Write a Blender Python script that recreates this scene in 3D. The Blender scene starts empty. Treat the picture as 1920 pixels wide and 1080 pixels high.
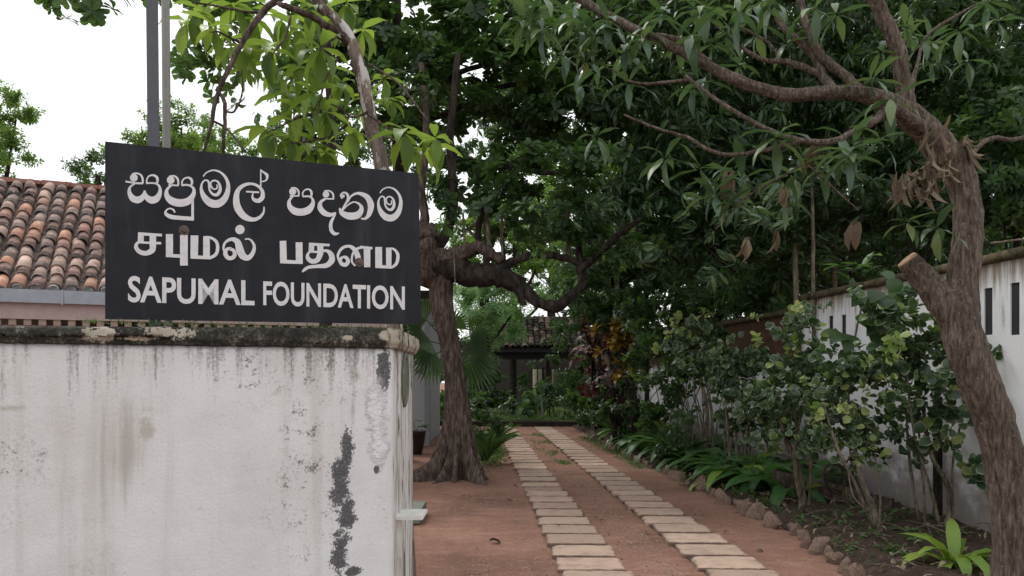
import bpy, math, random
import numpy as np
from mathutils import Vector, Matrix, noise as mn
R = math.radians
rng = np.random.default_rng(7); random.seed(7)
S = bpy.context.scene; COL = S.collection
# ---------------------------------------------------------------- camera, sky, sun, exposure
CH = 1.6; F = 1400.0
cd = bpy.data.cameras.new('camera'); cam = bpy.data.objects.new('camera', cd); COL.objects.link(cam)
cd.sensor_width = 36; cd.lens = F/1920*36; cd.shift_y = 160/1920; cd.clip_end = 600; cd.clip_start = .05
cam.location = (0, 0, CH); cam.rotation_euler = (R(90), 0, 0); S.camera = cam
SUN_EL, SUN_ROT = 58, -38          # high, ahead and to the left, behind thin cloud
w = bpy.data.worlds.new("World"); S.world = w; w.use_nodes = True
nt = w.node_tree; nt.nodes.clear()
sky = nt.nodes.new('ShaderNodeTexSky'); sky.sky_type = 'NISHITA'; sky.sun_disc = False
sky.sun_elevation = R(SUN_EL); sky.sun_rotation = R(SUN_ROT); sky.air_density = 1; sky.dust_density = 3
b1 = nt.nodes.new('ShaderNodeBackground'); b1.inputs[1].default_value = .1
b2 = nt.nodes.new('ShaderNodeBackground'); b2.inputs[0].default_value = (.97, .98, .985, 1); b2.inputs[1].default_value = 1.18
mx = nt.nodes.new('ShaderNodeMixShader'); mx.inputs[0].default_value = .85
wo = nt.nodes.new('ShaderNodeOutputWorld')
nt.links.new(sky.outputs[0], b1.inputs[0]); nt.links.new(b1.outputs[0], mx.inputs[1]); nt.links.new(b2.outputs[0], mx.inputs[2]); nt.links.new(mx.outputs[0], wo.inputs[0])
sd = bpy.data.lights.new('sun', 'SUN'); sun = bpy.data.objects.new('sun', sd); COL.objects.link(sun)
sd.energy = 1.5; sd.angle = R(14); sd.color = (1, .96, .9)
_a, _e = R(SUN_ROT), R(SUN_EL)
sun_dir = Vector((math.sin(_a)*math.cos(_e), math.cos(_a)*math.cos(_e), math.sin(_e)))
sun.rotation_euler = sun_dir.to_track_quat('Z', 'Y').to_euler()
S.view_settings.view_transform = 'Standard'; S.view_settings.look = 'None'; S.view_settings.gamma = 1
S.view_settings.exposure = .3; S.view_settings.use_curve_mapping = False
S.cycles.use_denoising = True; S.cycles.max_bounces = 7; S.cycles.diffuse_bounces = 4; S.cycles.transmission_bounces = 4
S.cycles.glossy_bounces = 2

# ---------------------------------------------------------------- geometry helpers
def P(px, py, Y): return Vector(((px-960)/F*Y, Y, CH+(700-py)/F*Y))
def G(px, py): Y = CH*F/(py-700); return Vector(((px-960)/F*Y, Y, 0))
WM = {}
def par(o, p, local):
    if p is not None:
        o.parent = p
        if not local and p.name in WM: o.matrix_parent_inverse = WM[p.name].inverted()
def tag(o, label=None, cat=None, group=None, kind=None):
    if label: o['label'] = label
    if cat: o['category'] = cat
    if group: o['group'] = group
    if kind: o['kind'] = kind
    return o
def thing(name, label, cat, loc=(0, 0, 0), rz=0, group=None):
    o = bpy.data.objects.new(name, None); COL.objects.link(o); o.location = loc; o.rotation_euler = (0, 0, rz)
    o.empty_display_size = .2
    WM[o.name] = Matrix.Translation(Vector(loc)) @ Matrix.Rotation(rz, 4, 'Z')
    return tag(o, label, cat, group)
def link(name, mesh, mat=None, parent=None, local=False, mw=None, **k):
    o = bpy.data.objects.new(name, mesh); COL.objects.link(o)
    if mat is not None and len(mesh.materials) == 0: mesh.materials.append(mat)
    par(o, parent, local)
    if mw is not None: o.matrix_basis = mw
    return tag(o, **k)
class MB:
    def __init__(s): s.v = []; s.f = []
    def add(s, v, f):
        n = len(s.v); s.v += [tuple(a) for a in v]; s.f += [tuple(i+n for i in q) for q in f]; return s
    def box(s, x0, x1, y0, y1, z0, z1, M=None):
        v = [Vector(p) for p in ((x0,y0,z0),(x1,y0,z0),(x1,y1,z0),(x0,y1,z0),(x0,y0,z1),(x1,y0,z1),(x1,y1,z1),(x0,y1,z1))]
        if M: v = [M @ p for p in v]
        return s.add(v, [(0,3,2,1),(4,5,6,7),(0,1,5,4),(1,2,6,5),(2,3,7,6),(3,0,4,7)])
    def tube(s, pts, rad, n=10, amp=0, cap=True, fr=6):
        pts = [Vector(p) for p in pts]
        if len(pts) > 2:
            pts, rad = spline(pts, rad, 5)
            if amp and n < 20:
                pts = [p+(mn.noise_vector(p*(.35/max(rad[i], .01)))*rad[i]*.38 if 0 < i < len(pts)-1 else Vector()) for i, p in enumerate(pts)]
                rad = [q*(1+.14*mn.noise(pts[i]*(.5/max(q, .01)))) for i, q in enumerate(rad)]
        rings = []; up = Vector((.3, .9, .1)); prev = None
        for i, p in enumerate(pts):
            t = (pts[min(i+1, len(pts)-1)]-pts[max(i-1, 0)]).normalized()
            a = (prev if prev else (up if abs(t.dot(up)) < .9 else Vector((1, 0, 0))))
            a = (a-t*a.dot(t)).normalized(); b = t.cross(a); prev = a
            ring = []
            for k in range(n):
                th = 2*math.pi*k/n; d = a*math.cos(th)+b*math.sin(th)
                r = rad[i]
                if amp: r *= 1+amp*mn.noise(Vector((d*1.7))+p*fr)+amp*.5*mn.noise(d*5+p*fr*3)
                ring.append(p+d*r)
            rings.append(ring)
        v = [q for r in rings for q in r]; f = []
        for i in range(len(rings)-1):
            for k in range(n):
                f.append((i*n+k, i*n+(k+1) % n, (i+1)*n+(k+1) % n, (i+1)*n+k))
        if cap:
            f.append(tuple(range(n-1, -1, -1))); f.append(tuple((len(rings)-1)*n+k for k in range(n)))
        return s.add(v, f)
    def mesh(s, name='mesh', smooth=False):
        m = bpy.data.meshes.new(name); m.from_pydata(s.v, [], s.f)
        if smooth: m.shade_smooth()
        return m
    def build(s, name, mat, parent=None, smooth=False, local=False, **k):
        return link(name, s.mesh(name, smooth), mat, parent, local, **k)
def spline(pts, rad, k):
    out = []; ro = []
    n = len(pts)
    for i in range(n-1):
        p0, p1, p2, p3 = pts[max(i-1, 0)], pts[i], pts[i+1], pts[min(i+2, n-1)]
        for j in range(k):
            t = j/k
            out.append(.5*((2*p1)+(p2-p0)*t+(2*p0-5*p1+4*p2-p3)*t*t+(3*p1-p0-3*p2+p3)*t**3))
            ro.append(rad[i]*(1-t)+rad[i+1]*t)
    out.append(pts[-1]); ro.append(rad[-1]); return out, ro
def pxtube(mb, L, n=10, amp=.12, rpx=True, fr=6):
    """L: (px, py, Y, r) with r the half width in photo pixels at that depth"""
    mb.tube([P(a[0], a[1], a[2]) for a in L], [(a[3]/F*a[2] if rpx else a[3]) for a in L], n, amp, True, fr)

# ---------------------------------------------------------------- node helpers
class NT:
    def __init__(s, name, rough=.8, spec=.3):
        s.m = bpy.data.materials.new(name); s.m.use_nodes = True; s.t = s.m.node_tree; s.p = s.t.nodes['Principled BSDF']
        s.p.inputs['Roughness'].default_value = rough; s.p.inputs['Specular IOR Level'].default_value = spec
        s.tc = s.n('ShaderNodeTexCoord')
    def n(s, t): return s.t.nodes.new(t)
    def l(s, a, b):
        if isinstance(a, (int, float)): b.default_value = a
        elif isinstance(a, tuple): b.default_value = a if len(a) != 3 or b.type == 'VECTOR' else (*a, 1)
        else: s.t.links.new(a, b)
    def co(s, sc=(1, 1, 1), which='Object', loc=(0, 0, 0), rot=(0, 0, 0)):
        m = s.n('ShaderNodeMapping'); s.l(s.tc.outputs[which], m.inputs[0]); m.inputs['Scale'].default_value = sc
        m.inputs['Location'].default_value = loc; m.inputs['Rotation'].default_value = rot; return m.outputs[0]
    def noise(s, v, sc, det=5, ro=.6, dist=0, col=False):
        t = s.n('ShaderNodeTexNoise'); s.l(v, t.inputs['Vector']); t.inputs['Scale'].default_value = sc
        t.inputs['Detail'].default_value = det; t.inputs['Roughness'].default_value = ro; t.inputs['Distortion'].default_value = dist
        return t.outputs['Color' if col else 'Fac']
    def vor(s, v, sc, feat='F1', out='Distance'):
        t = s.n('ShaderNodeTexVoronoi'); t.feature = feat; s.l(v, t.inputs['Vector']); t.inputs['Scale'].default_value = sc; return t.outputs[out]
    def math(s, op, a, b=0., c=0., clamp=False):
        m = s.n('ShaderNodeMath'); m.operation = op; m.use_clamp = clamp; s.l(a, m.inputs[0]); s.l(b, m.inputs[1])
        if op in ('MULTIPLY_ADD', 'SMOOTH_MAX', 'WRAP'): s.l(c, m.inputs[2])
        return m.outputs[0]
    def rng(s, a, lo, hi, to0=0., to1=1., smooth=True):
        m = s.n('ShaderNodeMapRange'); m.interpolation_type = 'SMOOTHSTEP' if smooth else 'LINEAR'
        s.l(a, m.inputs['Value']); m.inputs['From Min'].default_value = lo; m.inputs['From Max'].default_value = hi
        m.inputs['To Min'].default_value = to0; m.inputs['To Max'].default_value = to1; return m.outputs['Result']
    def mix(s, f, a, b, mode='MIX'):
        m = s.n('ShaderNodeMix'); m.data_type = 'RGBA'; m.blend_type = mode; s.l(f, m.inputs[0]); s.l(a, m.inputs[6]); s.l(b, m.inputs[7]); return m.outputs[2]
    def ramp(s, f, st):
        r = s.n('ShaderNodeValToRGB'); s.l(f, r.inputs[0]); e = r.color_ramp.elements
        while len(e) < len(st): e.new(.5)
        for i, (p, c) in enumerate(st): e[i].position = p; e[i].color = (*c, 1)
        return r.outputs[0]
    def xyz(s, v=None):
        x = s.n('ShaderNodeSeparateXYZ'); s.l(v or s.tc.outputs['Object'], x.inputs[0]); return x.outputs
    def bump(s, h, st=.5, d=.01, prev=None):
        b = s.n('ShaderNodeBump'); b.inputs['Strength'].default_value = st; b.inputs['Distance'].default_value = d; s.l(h, b.inputs['Height'])
        if prev: s.l(prev, b.inputs['Normal'])
        return b.outputs[0]
    def out(s, c, nrm=None, rough=None):
        s.l(c, s.p.inputs['Base Color'])
        if nrm is not None: s.l(nrm, s.p.inputs['Normal'])
        if rough is not None: s.l(rough, s.p.inputs['Roughness'])
        return s.m
    def rand(s):
        a = s.n('ShaderNodeAttribute'); a.attribute_name = 'rnd'; o = s.n('ShaderNodeObjectInfo')
        return s.math('FRACT', s.math('ADD', a.outputs['Fac'], o.outputs['Random']))
def plain(name, c, rough=.7, var=.15, sc=8, bump=.2, spec=.3, metal=0):
    t = NT(name, rough, spec); v = t.co(); n = t.noise(v, sc, 6)
    c2 = tuple(x*(1-var) for x in c); c3 = tuple(min(1, x*(1+var)) for x in c)
    t.p.inputs['Metallic'].default_value = metal
    return t.out(t.ramp(n, [(.3, c2), (.7, c3)]), t.bump(t.noise(v, sc*8, 4), bump, .004))
def leafmat(name, cols, tr=.3, rough=.42, spec=.35, tcol=None, variegated=None):
    t = NT(name, rough, spec); r = t.rand(); n = len(cols)
    c = t.ramp(r, [(i/(n-1), k) for i, k in enumerate(cols)])
    t.t.nodes[-1].color_ramp.interpolation = 'LINEAR'
    if variegated:
        a = t.n('ShaderNodeAttribute'); a.attribute_name = 'edge'
        e = t.rng(t.math('ADD', a.outputs['Fac'], t.math('MULTIPLY', t.math('SUBTRACT', t.noise(t.co(), 90, 3), .5), .5)), .78, .97)
        c = t.mix(t.math('MULTIPLY', e, t.rng(r, .25, .6, .15, .9)), c, variegated)
    nz = t.noise(t.co(), 30, 3)
    c = t.mix(t.rng(nz, .3, .7, 0, .35), c, tuple(x*.6 for x in cols[0]))
    t.l(c, t.p.inputs['Base Color'])
    tl = t.n('ShaderNodeBsdfTranslucent')
    t.l(t.mix(.75, c, tcol or (.10, .2, .02), 'ADD') if tcol is None else t.mix(.6, c, tcol), tl.inputs[0])
    ms = t.n('ShaderNodeMixShader'); ms.inputs[0].default_value = tr
    t.l(t.p.outputs[0], ms.inputs[1]); t.l(tl.outputs[0], ms.inputs[2]); t.l(ms.outputs[0], t.t.nodes['Material Output'].inputs[0])
    return t.m
def barkmat(name, c0, c1, c2, patch=None, zs=.25, sc=18, bs=.9):
    t = NT(name, .9, .15); v = t.co((1, 1, zs)); u = t.co()
    n = t.noise(v, sc, 8, .65); n2 = t.noise(u, 3.5, 5)
    c = t.ramp(n, [(.38, c0), (.5, c1), (.63, c2)])
    c = t.mix(t.rng(n2, .45, .7, 0, .5), c, c0)
    c = t.mix(t.rng(t.noise(u, 60, 3), .62, .7, 0, .6), c, tuple(min(1, x*1.8) for x in c2))
    if patch: c = t.mix(t.rng(t.noise(t.co((1, 1, .5)), 9, 4), .53, .57), c, patch)
    b = t.bump(n, bs, .02); b = t.bump(t.vor(v, sc*1.6), .5, .012, b)
    return t.out(c, b)

# ---------------------------------------------------------------- leaf geometry
PROF = {
 'obovate': [(0, .02), (.25, .1), (.5, .19), (.75, .25), (.92, .18), (1, 0)],
 'lance': [(0, .015), (.18, .07), (.45, .115), (.75, .075), (1, 0)],
 'broad': [(0, .03), (.2, .17), (.45, .235), (.7, .17), (.9, .06), (1, 0)],
 'small': [(0, .02), (.45, .25), (1, 0)],
 'needle': [(0, .04), (.5, .09), (1, 0)],
 'round': [(0, .03), (.1, .3), (.35, .47), (.65, .46), (.88, .28), (1, 0)],
 'strap': [(0, .03), (.15, .045), (.35, .07), (.55, .078), (.75, .062), (.9, .032), (1, 0)],
 'heart': [(0, .02), (.08, .3), (.3, .42), (.55, .38), (.8, .18), (1, 0)],
}
def leaf(kind, droop=.3, fold=.25, wav=0., seed=0, tube=False):
    rr = random.Random(seed); V = []; Fc = []; E = []
    pr = PROF[kind]; x = y = z = 0; py = 0; ang = 0
    cy = cz = 0.
    for i, (t, hw) in enumerate(pr):
        if i:
            d = t-pr[i-1][0]; a = -droop*(t+pr[i-1][0])
            cy += d*math.cos(a); cz += d*math.sin(a)
        wl = wav*rr.uniform(-1, 1)*.1; wr = wav*rr.uniform(-1, 1)*.1
        V += [(0, cy, cz), (-hw, cy, cz+fold*hw+wl), (hw, cy, cz+fold*hw+wr)]; E += [0, 1, 1]
    for i in range(len(pr)-1):
        a, b = i*3, i*3+3
        last = i == len(pr)-2
        if last: Fc += [(a, b, a+1), (a, a+2, b)]
        else: Fc += [(a, b, b+1), (a, b+1, a+1), (a, a+2, b+2), (a, b+2, b)]
    V = np.array(V, float)
    if last: V = V[:-2]; E = E[:-2]; E[-1] = 1
    return V, np.array(Fc), np.array(E, float)
def rot_to(d, spin):
    """N x 3x3 with Z -> d and a spin about it"""
    d = d/np.linalg.norm(d, axis=1, keepdims=True)
    a = np.where(np.abs(d[:, 2:3]) < .9, np.array([[0, 0, 1.]]), np.array([[1., 0, 0]]))
    x = np.cross(a, d); x /= np.linalg.norm(x, axis=1, keepdims=True); y = np.cross(d, x)
    c, s = np.cos(spin)[:, None], np.sin(spin)[:, None]
    return np.stack([x*c+y*s, -x*s+y*c, d], axis=2)
def rx(a): c, s = math.cos(a), math.sin(a); return np.array([[1, 0, 0], [0, c, -s], [0, s, c]])
def rz(a): c, s = math.cos(a), math.sin(a); return np.array([[c, -s, 0], [s, c, 0], [0, 0, 1]])
def rosette(kind, m, el=(-10, 50), stem=.3, seed=0, droop=.5, fold=.25, size=(.7, 1.1), wav=.3):
    """leaves radiating from a shoot along +Z"""
    rr = random.Random(seed); V = []; Fc = []; Rn = []; E = []; n = 0
    for i in range(m):
        v, f, e = leaf(kind, droop*rr.uniform(.5, 1.5), fold, wav, rr.random())
        s = rr.uniform(*size); h = i/m
        M = rz(i*2.4+rr.uniform(-.4, .4)) @ rx(R(el[0]+(el[1]-el[0])*h+rr.uniform(-12, 12)))
        q = (v*s) @ rz(0).T; q = q @ (rx(0)).T
        q = q @ M.T + np.array([0, 0, stem*h])
        V.append(q); Fc.append(f+n); Rn += [rr.random()]*len(f); E.append(e); n += len(v)
    return np.vstack(V), np.vstack(Fc), np.array(Rn), np.concatenate(E)
def scatter(tpls, Ms, Ts, name='foliage'):
    Vs = []; Fs = []; Rs = []; Es = []; n = 0; pick = rng.integers(0, len(tpls), len(Ts))
    for k, (v, f, r, e) in enumerate(tpls):
        m = Ms[pick == k]; t = Ts[pick == k]
        if not len(t): continue
        q = np.einsum('nij,vj->nvi', m, v)+t[:, None, :]
        Vs.append(q.reshape(-1, 3)); off = n+np.arange(len(t))*len(v)
        Fs.append((f[None]+off[:, None, None]).reshape(-1, 3)); n += len(t)*len(v)
        Rs.append(((r[None]*.55+rng.random((len(t), 1))*.45) % 1).ravel()); Es.append(np.tile(e, len(t)))
    V = np.vstack(Vs); Fc = np.vstack(Fs)
    me = bpy.data.meshes.new(name); me.vertices.add(len(V)); me.vertices.foreach_set('co', V.ravel().astype(np.float32))
    me.loops.add(Fc.size); me.loops.foreach_set('vertex_index', Fc.ravel().astype(np.int32))
    me.polygons.add(len(Fc)); me.polygons.foreach_set('loop_start', np.arange(0, Fc.size, 3, dtype=np.int32))
    me.update(calc_edges=True)
    a = me.attributes.new('rnd', 'FLOAT', 'FACE'); a.data.foreach_set('value', np.concatenate(Rs).astype(np.float32))
    a = me.attributes.new('edge', 'FLOAT', 'POINT'); a.data.foreach_set('value', np.concatenate(Es).astype(np.float32))
    global TRIS; TRIS += len(Fc)
    return me
TRIS = 0
TPL = {}
def tpl(key):
    if key not in TPL:
        k = key
        TPL[key] = {
          'term': [rosette('obovate', 9, (0, 40), .12, i, .35) for i in range(4)],
          'mango': [rosette('lance', 11, (-55, 15), .35, i, .7) for i in range(5)],
          'hang': [rosette('lance', 12, (-80, -25), .5, i, .4) for i in range(4)],
          'tiny': [rosette('small', 12, (-30, 60), 1.6, i, .3) for i in range(4)],
          'broad': [rosette('broad', 8, (-25, 50), .5, i, .5) for i in range(4)],
          'round': [rosette('round', 8, (-20, 70), 1.2, i, .3, wav=.8) for i in range(4)],
          'feather': [rosette('needle', 16, (10, 30), 1.5, i, .5) for i in range(4)],
        }[k]
    return TPL[key]
def blob_pts(c, r, n, shell=.5):
    d = rng.normal(size=(n, 3)); d /= np.linalg.norm(d, axis=1, keepdims=True)
    rad = shell*.0+rng.random(n)**(1/(3+3*shell))
    d2 = d*rad[:, None]
    return np.array(c)+d2*np.array(r), d
def crown(parent, mat, key, blobs, size, lai=2.2, up=.6, clump=.35, name='foliage', shell=.5, world=True):
    """blobs: (px, py, Y, rx, ry, rz[, lai factor]) centre placed by sight line and depth, radii in metres"""
    T = []; D = []
    tp = tpl(key); v, f, _, _ = tp[0]
    area = np.linalg.norm(np.cross(v[f[:, 1]]-v[f[:, 0]], v[f[:, 2]]-v[f[:, 0]]), axis=1).sum()/2*size*size
    for b in blobs:
        c = P(*b[:3]) if world else Vector(b[:3])
        n = max(4, int(lai*(b[6] if len(b) > 6 else 1)*math.pi*b[3]*max(b[5], b[4]*.5)/area))
        # shoots bunch into clumps with gaps between
        nc = max(3, n//9); cc, cdir = blob_pts(c, b[3:6], nc, shell)
        idx = rng.integers(0, nc, n)
        p = cc[idx]+rng.normal(size=(n, 3))*clump*np.array([1, 1, .55])*size*2.2
        T.append(p); dd = cdir[idx]*.6+rng.normal(size=(n, 3))*.45; dd[:, 2] += up; D.append(dd)
    T = np.vstack(T); D = np.vstack(D); ok = T[:, 2] > .05; T = T[ok]; D = D[ok]
    M = rot_to(D, rng.random(len(T))*6.28)*(size*rng.uniform(.7, 1.2, len(T)))[:, None, None]
    o = link(name, scatter(tp, M, T), mat, parent); o['kind'] = 'stuff'
    return o
LM = {}
def leafmesh(kind, i, droop, fold=.25, wav=.4):
    k = (kind, i, droop, fold)
    if k not in LM:
        v, f, e = leaf(kind, droop, fold, wav, i*7.3)
        me = bpy.data.meshes.new('leaf'); me.from_pydata(v.tolist(), [], f.tolist()); me.shade_smooth()
        a = me.attributes.new('edge', 'FLOAT', 'POINT'); a.data.foreach_set('value', e.astype(np.float32)); LM[k] = me
    return LM[k]
MLM = {}
def put_leaf(parent, mat, kind, base, d, size, up=Vector((0, 0, 1)), droop=.5, fold=.25, name='leaf', wid=1, var=6):
    """one leaf as its own object: base point, direction, length"""
    d = Vector(d).normalized(); x = d.cross(Vector(up))
    if x.length < 1e-3: x = d.cross(Vector((1, 0, 0)))
    x.normalize(); z = x.cross(d)
    key = (kind, random.randrange(var), round(droop, 1), fold, mat.name)
    if key not in MLM:
        me = leafmesh(kind, key[1], key[2], fold).copy(); me.materials.append(mat); MLM[key] = me
    M = Matrix(((x.x*size*wid, d.x*size, z.x*size, base[0]), (x.y*size*wid, d.y*size, z.y*size, base[1]), (x.z*size*wid, d.z*size, z.z*size, base[2]), (0, 0, 0, 1)))
    o = bpy.data.objects.new(name, MLM[key]); COL.objects.link(o); par(o, parent, False); 
    # column-wise basis keeps the width scaling shear free
    o.matrix_basis = M
    return o
def leaf_whorl(parent, mat, kind, c, n, size, axis=(0, 0, 1), el=(-40, 30), droop=.5, name='leaf', wid=1, stem=.1, fold=.25):
    ax = Vector(axis).normalized(); q = ax.to_track_quat('Z', 'Y')
    for i in range(n):
        a = i*2.4+random.uniform(-.4, .4); e = R(el[0]+(el[1]-el[0])*(i/max(1, n-1))+random.uniform(-10, 10))
        d = q @ Vector((math.cos(a)*math.cos(e), math.sin(a)*math.cos(e), math.sin(e)))
        b = Vector(c)+ax*stem*size*(i/n)+d*size*.04
        put_leaf(parent, mat, kind, b, d, size*random.uniform(.7, 1.1), droop=droop*random.uniform(.6, 1.5), name=name, wid=wid, fold=fold)

# ---------------------------------------------------------------- materials
def m_ground():
    t = NT('red earth', .95, .15); v = t.co(); x = t.xyz()
    n = t.noise(v, .9, 8, .6); n2 = t.noise(v, 7, 6, .7); n3 = t.noise(v, 90, 3, .7)
    c = t.ramp(n, [(.3, (.14, .075, .055)), (.5, (.24, .125, .09)), (.7, (.32, .178, .13))])
    c = t.mix(t.rng(n2, .5, .75, 0, .5), c, (.37, .24, .185))
    c = t.mix(t.rng(t.noise(v, 3, 6), .56, .75, 0, .5), c, (.13, .09, .075))
    c = t.mix(t.rng(t.vor(v, 34), .0, .28, .6, 0), c, (.42, .33, .28))
    c = t.mix(t.rng(n3, .35, .7, 0, .4), c, (.15, .09, .07))
    c = t.mix(t.rng(t.noise(v, 22, 6, .75), .5, .68, 0, .55), c, (.12, .075, .06))
    c = t.mix(t.rng(t.noise(t.co((.35, 1.4, 1)), 4, 6, .7), .52, .7, 0, .45), c, (.36, .25, .2))
    b = t.bump(n3, .8, .008); b = t.bump(n2, .8, .03, b)
    return t.out(c, b)
def m_soil():
    t = NT('dark bed soil', .95, .15); v = t.co(); n = t.noise(v, 9, 8, .75); n2 = t.vor(v, 45)
    c = t.ramp(n, [(.3, (.03, .022, .018)), (.55, (.075, .052, .04)), (.75, (.15, .105, .08))])
    c = t.mix(t.rng(t.noise(v, 28, 4), .62, .68), c, (.22, .15, .1))
    return t.out(c, t.bump(n, 1, .05, t.bump(n2, .6, .02)))
def m_paver():
    t = NT('pink concrete paver', .9, .2); v = t.co(); o = t.n('ShaderNodeObjectInfo')
    c = t.ramp(o.outputs['Random'], [(0, (.25, .175, .135)), (.35, (.41, .285, .22)), (.65, (.33, .24, .185)), (1, (.46, .325, .25))])
    w2 = t.n('ShaderNodeMapping'); t.l(t.tc.outputs['Object'], w2.inputs[0]); t.l(o.outputs['Location'], w2.inputs['Location'])
    n = t.noise(w2.outputs[0], 5, 7, .7)
    c = t.mix(t.rng(n, .42, .7, 0, .75), c, (.22, .16, .13)); c = t.mix(t.rng(t.noise(w2.outputs[0], 70, 3), .4, .75, 0, .35), c, (.5, .42, .37))
    c = t.mix(t.rng(t.noise(w2.outputs[0], 2.2, 4), .58, .72, 0, .6), c, (.19, .17, .12))
    x = t.xyz(v); dx = t.math('SUBTRACT', .275, t.math('ABSOLUTE', x[0])); dy = t.math('SUBTRACT', .204, t.math('ABSOLUTE', x[1]))
    ed = t.math('ADD', t.math('MINIMUM', dx, dy), t.math('MULTIPLY', t.math('SUBTRACT', t.noise(w2.outputs[0], 12, 5, .7), .5), .14))
    c = t.mix(t.rng(ed, -.005, .03, .85, 0), c, (.15, .095, .075))
    return t.out(c, t.bump(t.noise(w2.outputs[0], 120, 3), .35, .004, t.bump(n, .4, .01)))
def streaks(t, v, sc, stretch=.06): 
    m = t.n('ShaderNodeMapping'); t.l(v, m.inputs[0]); m.inputs['Scale'].default_value = (1, 1, stretch); return t.noise(m.outputs[0], sc, 6, .65)
def m_rightwall(dirty):
    t = NT('weathered white wall' if not dirty else 'mossy brown wall', .85, .2); v = t.co(); x = t.xyz(v)
    st = streaks(t, v, 6); n = t.noise(v, 3, 7, .65)
    c = t.ramp(t.noise(v, 1.4, 5), [(.3, (.68, .69, .71)), (.7, (.80, .81, .84))])
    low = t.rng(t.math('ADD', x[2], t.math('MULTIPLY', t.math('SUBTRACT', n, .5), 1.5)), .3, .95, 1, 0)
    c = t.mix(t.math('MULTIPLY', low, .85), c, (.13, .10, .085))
    g = t.rng(t.math('ADD', t.math('MULTIPLY', st, .8), t.math('MULTIPLY', n, .35)), .62, .8)
    c = t.mix(t.math('MULTIPLY', g, .8), c, (.15, .16, .075))
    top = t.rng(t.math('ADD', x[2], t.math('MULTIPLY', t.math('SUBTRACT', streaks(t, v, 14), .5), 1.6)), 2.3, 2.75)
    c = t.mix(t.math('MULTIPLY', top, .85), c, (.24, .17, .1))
    if dirty:
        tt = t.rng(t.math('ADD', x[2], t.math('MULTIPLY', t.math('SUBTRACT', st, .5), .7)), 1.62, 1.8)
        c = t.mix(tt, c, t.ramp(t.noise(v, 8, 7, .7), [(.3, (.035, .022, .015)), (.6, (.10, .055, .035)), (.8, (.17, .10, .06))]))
    return t.out(c, t.bump(t.noise(v, 40, 6), .4, .006, t.bump(n, .5, .02)))
def m_moss():
    t = NT('mossy coping', .95, .1); v = t.co(); n = t.noise(v, 5, 8, .7)
    c = t.ramp(n, [(.35, (.03, .032, .02)), (.5, (.09, .075, .045)), (.65, (.16, .12, .075)), (.8, (.42, .38, .32))])
    return t.out(c, t.bump(t.noise(v, 30, 6), .8, .02))
def m_tile(dark=1):
    t = NT('clay roof tile', .85, .2); o = t.n('ShaderNodeObjectInfo'); r = o.outputs['Random']
    c = t.ramp(r, [(0, (.10, .075, .07)), (.2, (.15, .11, .10)), (.38, (.33, .2, .17)), (.5, (.6, .32, .22)), (.62, (.2, .17, .16)), (.75, (.64, .46, .38)), (.88, (.36, .28, .25)), (1, (.14, .12, .115))])
    w2 = t.n('ShaderNodeMapping'); t.l(t.tc.outputs['Object'], w2.inputs[0]); t.l(o.outputs['Location'], w2.inputs['Location'])
    v = w2.outputs[0]
    c = t.mix(t.rng(t.noise(v, 9, 6, .7), .5, .66, 0, .8), c, (.1, .08, .075))
    c = t.mix(t.rng(t.noise(v, 17, 5, .7), .56, .66, 0, .8), c, (.58, .53, .5))
    c = t.mix(t.rng(t.noise(t.co((1, 1, 1)), 6, 5), .55, .7, 0, .5), c, (.52, .3, .22))
    return t.out(c, t.bump(t.noise(v, 60, 5), .5, .006))
def m_tile2():
    t = NT('old mossy clay tile', .9, .15); o = t.n('ShaderNodeObjectInfo'); r = o.outputs['Random']
    c = t.ramp(r, [(0, (.03, .025, .022)), (.3, (.06, .045, .04)), (.5, (.22, .14, .12)), (.6, (.05, .045, .035)), (.75, (.34, .23, .2)), (.85, (.09, .08, .055)), (1, (.3, .19, .16))])
    t.t.nodes[-1].color_ramp.interpolation = 'CONSTANT'
    c = t.mix(t.rng(t.noise(t.co(), 6, 5, .7), .45, .6, 0, .8), c, (.045, .045, .03))
    return t.out(c)
def m_stone():
    t = NT('edging stone', .9, .2); v = t.co(); o = t.n('ShaderNodeObjectInfo')
    c = t.ramp(t.noise(v, 6, 8, .7), [(.3, (.09, .06, .045)), (.5, (.22, .15, .115)), (.7, (.38, .27, .21))])
    c = t.mix(t.math('MULTIPLY', o.outputs['Random'], .4), c, (.3, .2, .16))
    return t.out(c, t.bump(t.noise(v, 22, 7, .7), .8, .02))

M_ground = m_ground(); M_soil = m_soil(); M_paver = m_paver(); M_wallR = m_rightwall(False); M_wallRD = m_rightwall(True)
M_moss = m_moss(); M_tile = m_tile(); M_stone = m_stone()
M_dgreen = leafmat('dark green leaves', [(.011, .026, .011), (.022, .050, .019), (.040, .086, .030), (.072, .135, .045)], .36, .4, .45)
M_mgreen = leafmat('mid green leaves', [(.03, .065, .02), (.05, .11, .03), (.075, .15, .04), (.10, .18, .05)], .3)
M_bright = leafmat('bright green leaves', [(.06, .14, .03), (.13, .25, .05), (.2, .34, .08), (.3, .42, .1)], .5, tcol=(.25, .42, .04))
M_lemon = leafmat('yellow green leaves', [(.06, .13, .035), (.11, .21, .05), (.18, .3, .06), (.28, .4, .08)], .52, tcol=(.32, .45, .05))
M_feather = leafmat('feathery blue green leaves', [(.12, .25, .10), (.2, .36, .15), (.28, .46, .2), (.38, .55, .24)], .45, tcol=(.3, .5, .15))
M_near = leafmat('grey green lance leaves', [(.03, .065, .035), (.05, .10, .055), (.075, .135, .06), (.14, .19, .075)], .22, .35, .5)
M_dead = leafmat('withered leaves', [(.10, .075, .055), (.2, .16, .11), (.27, .24, .16), (.15, .095, .08)], .12, .85, .1, tcol=(.25, .2, .12))
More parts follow.
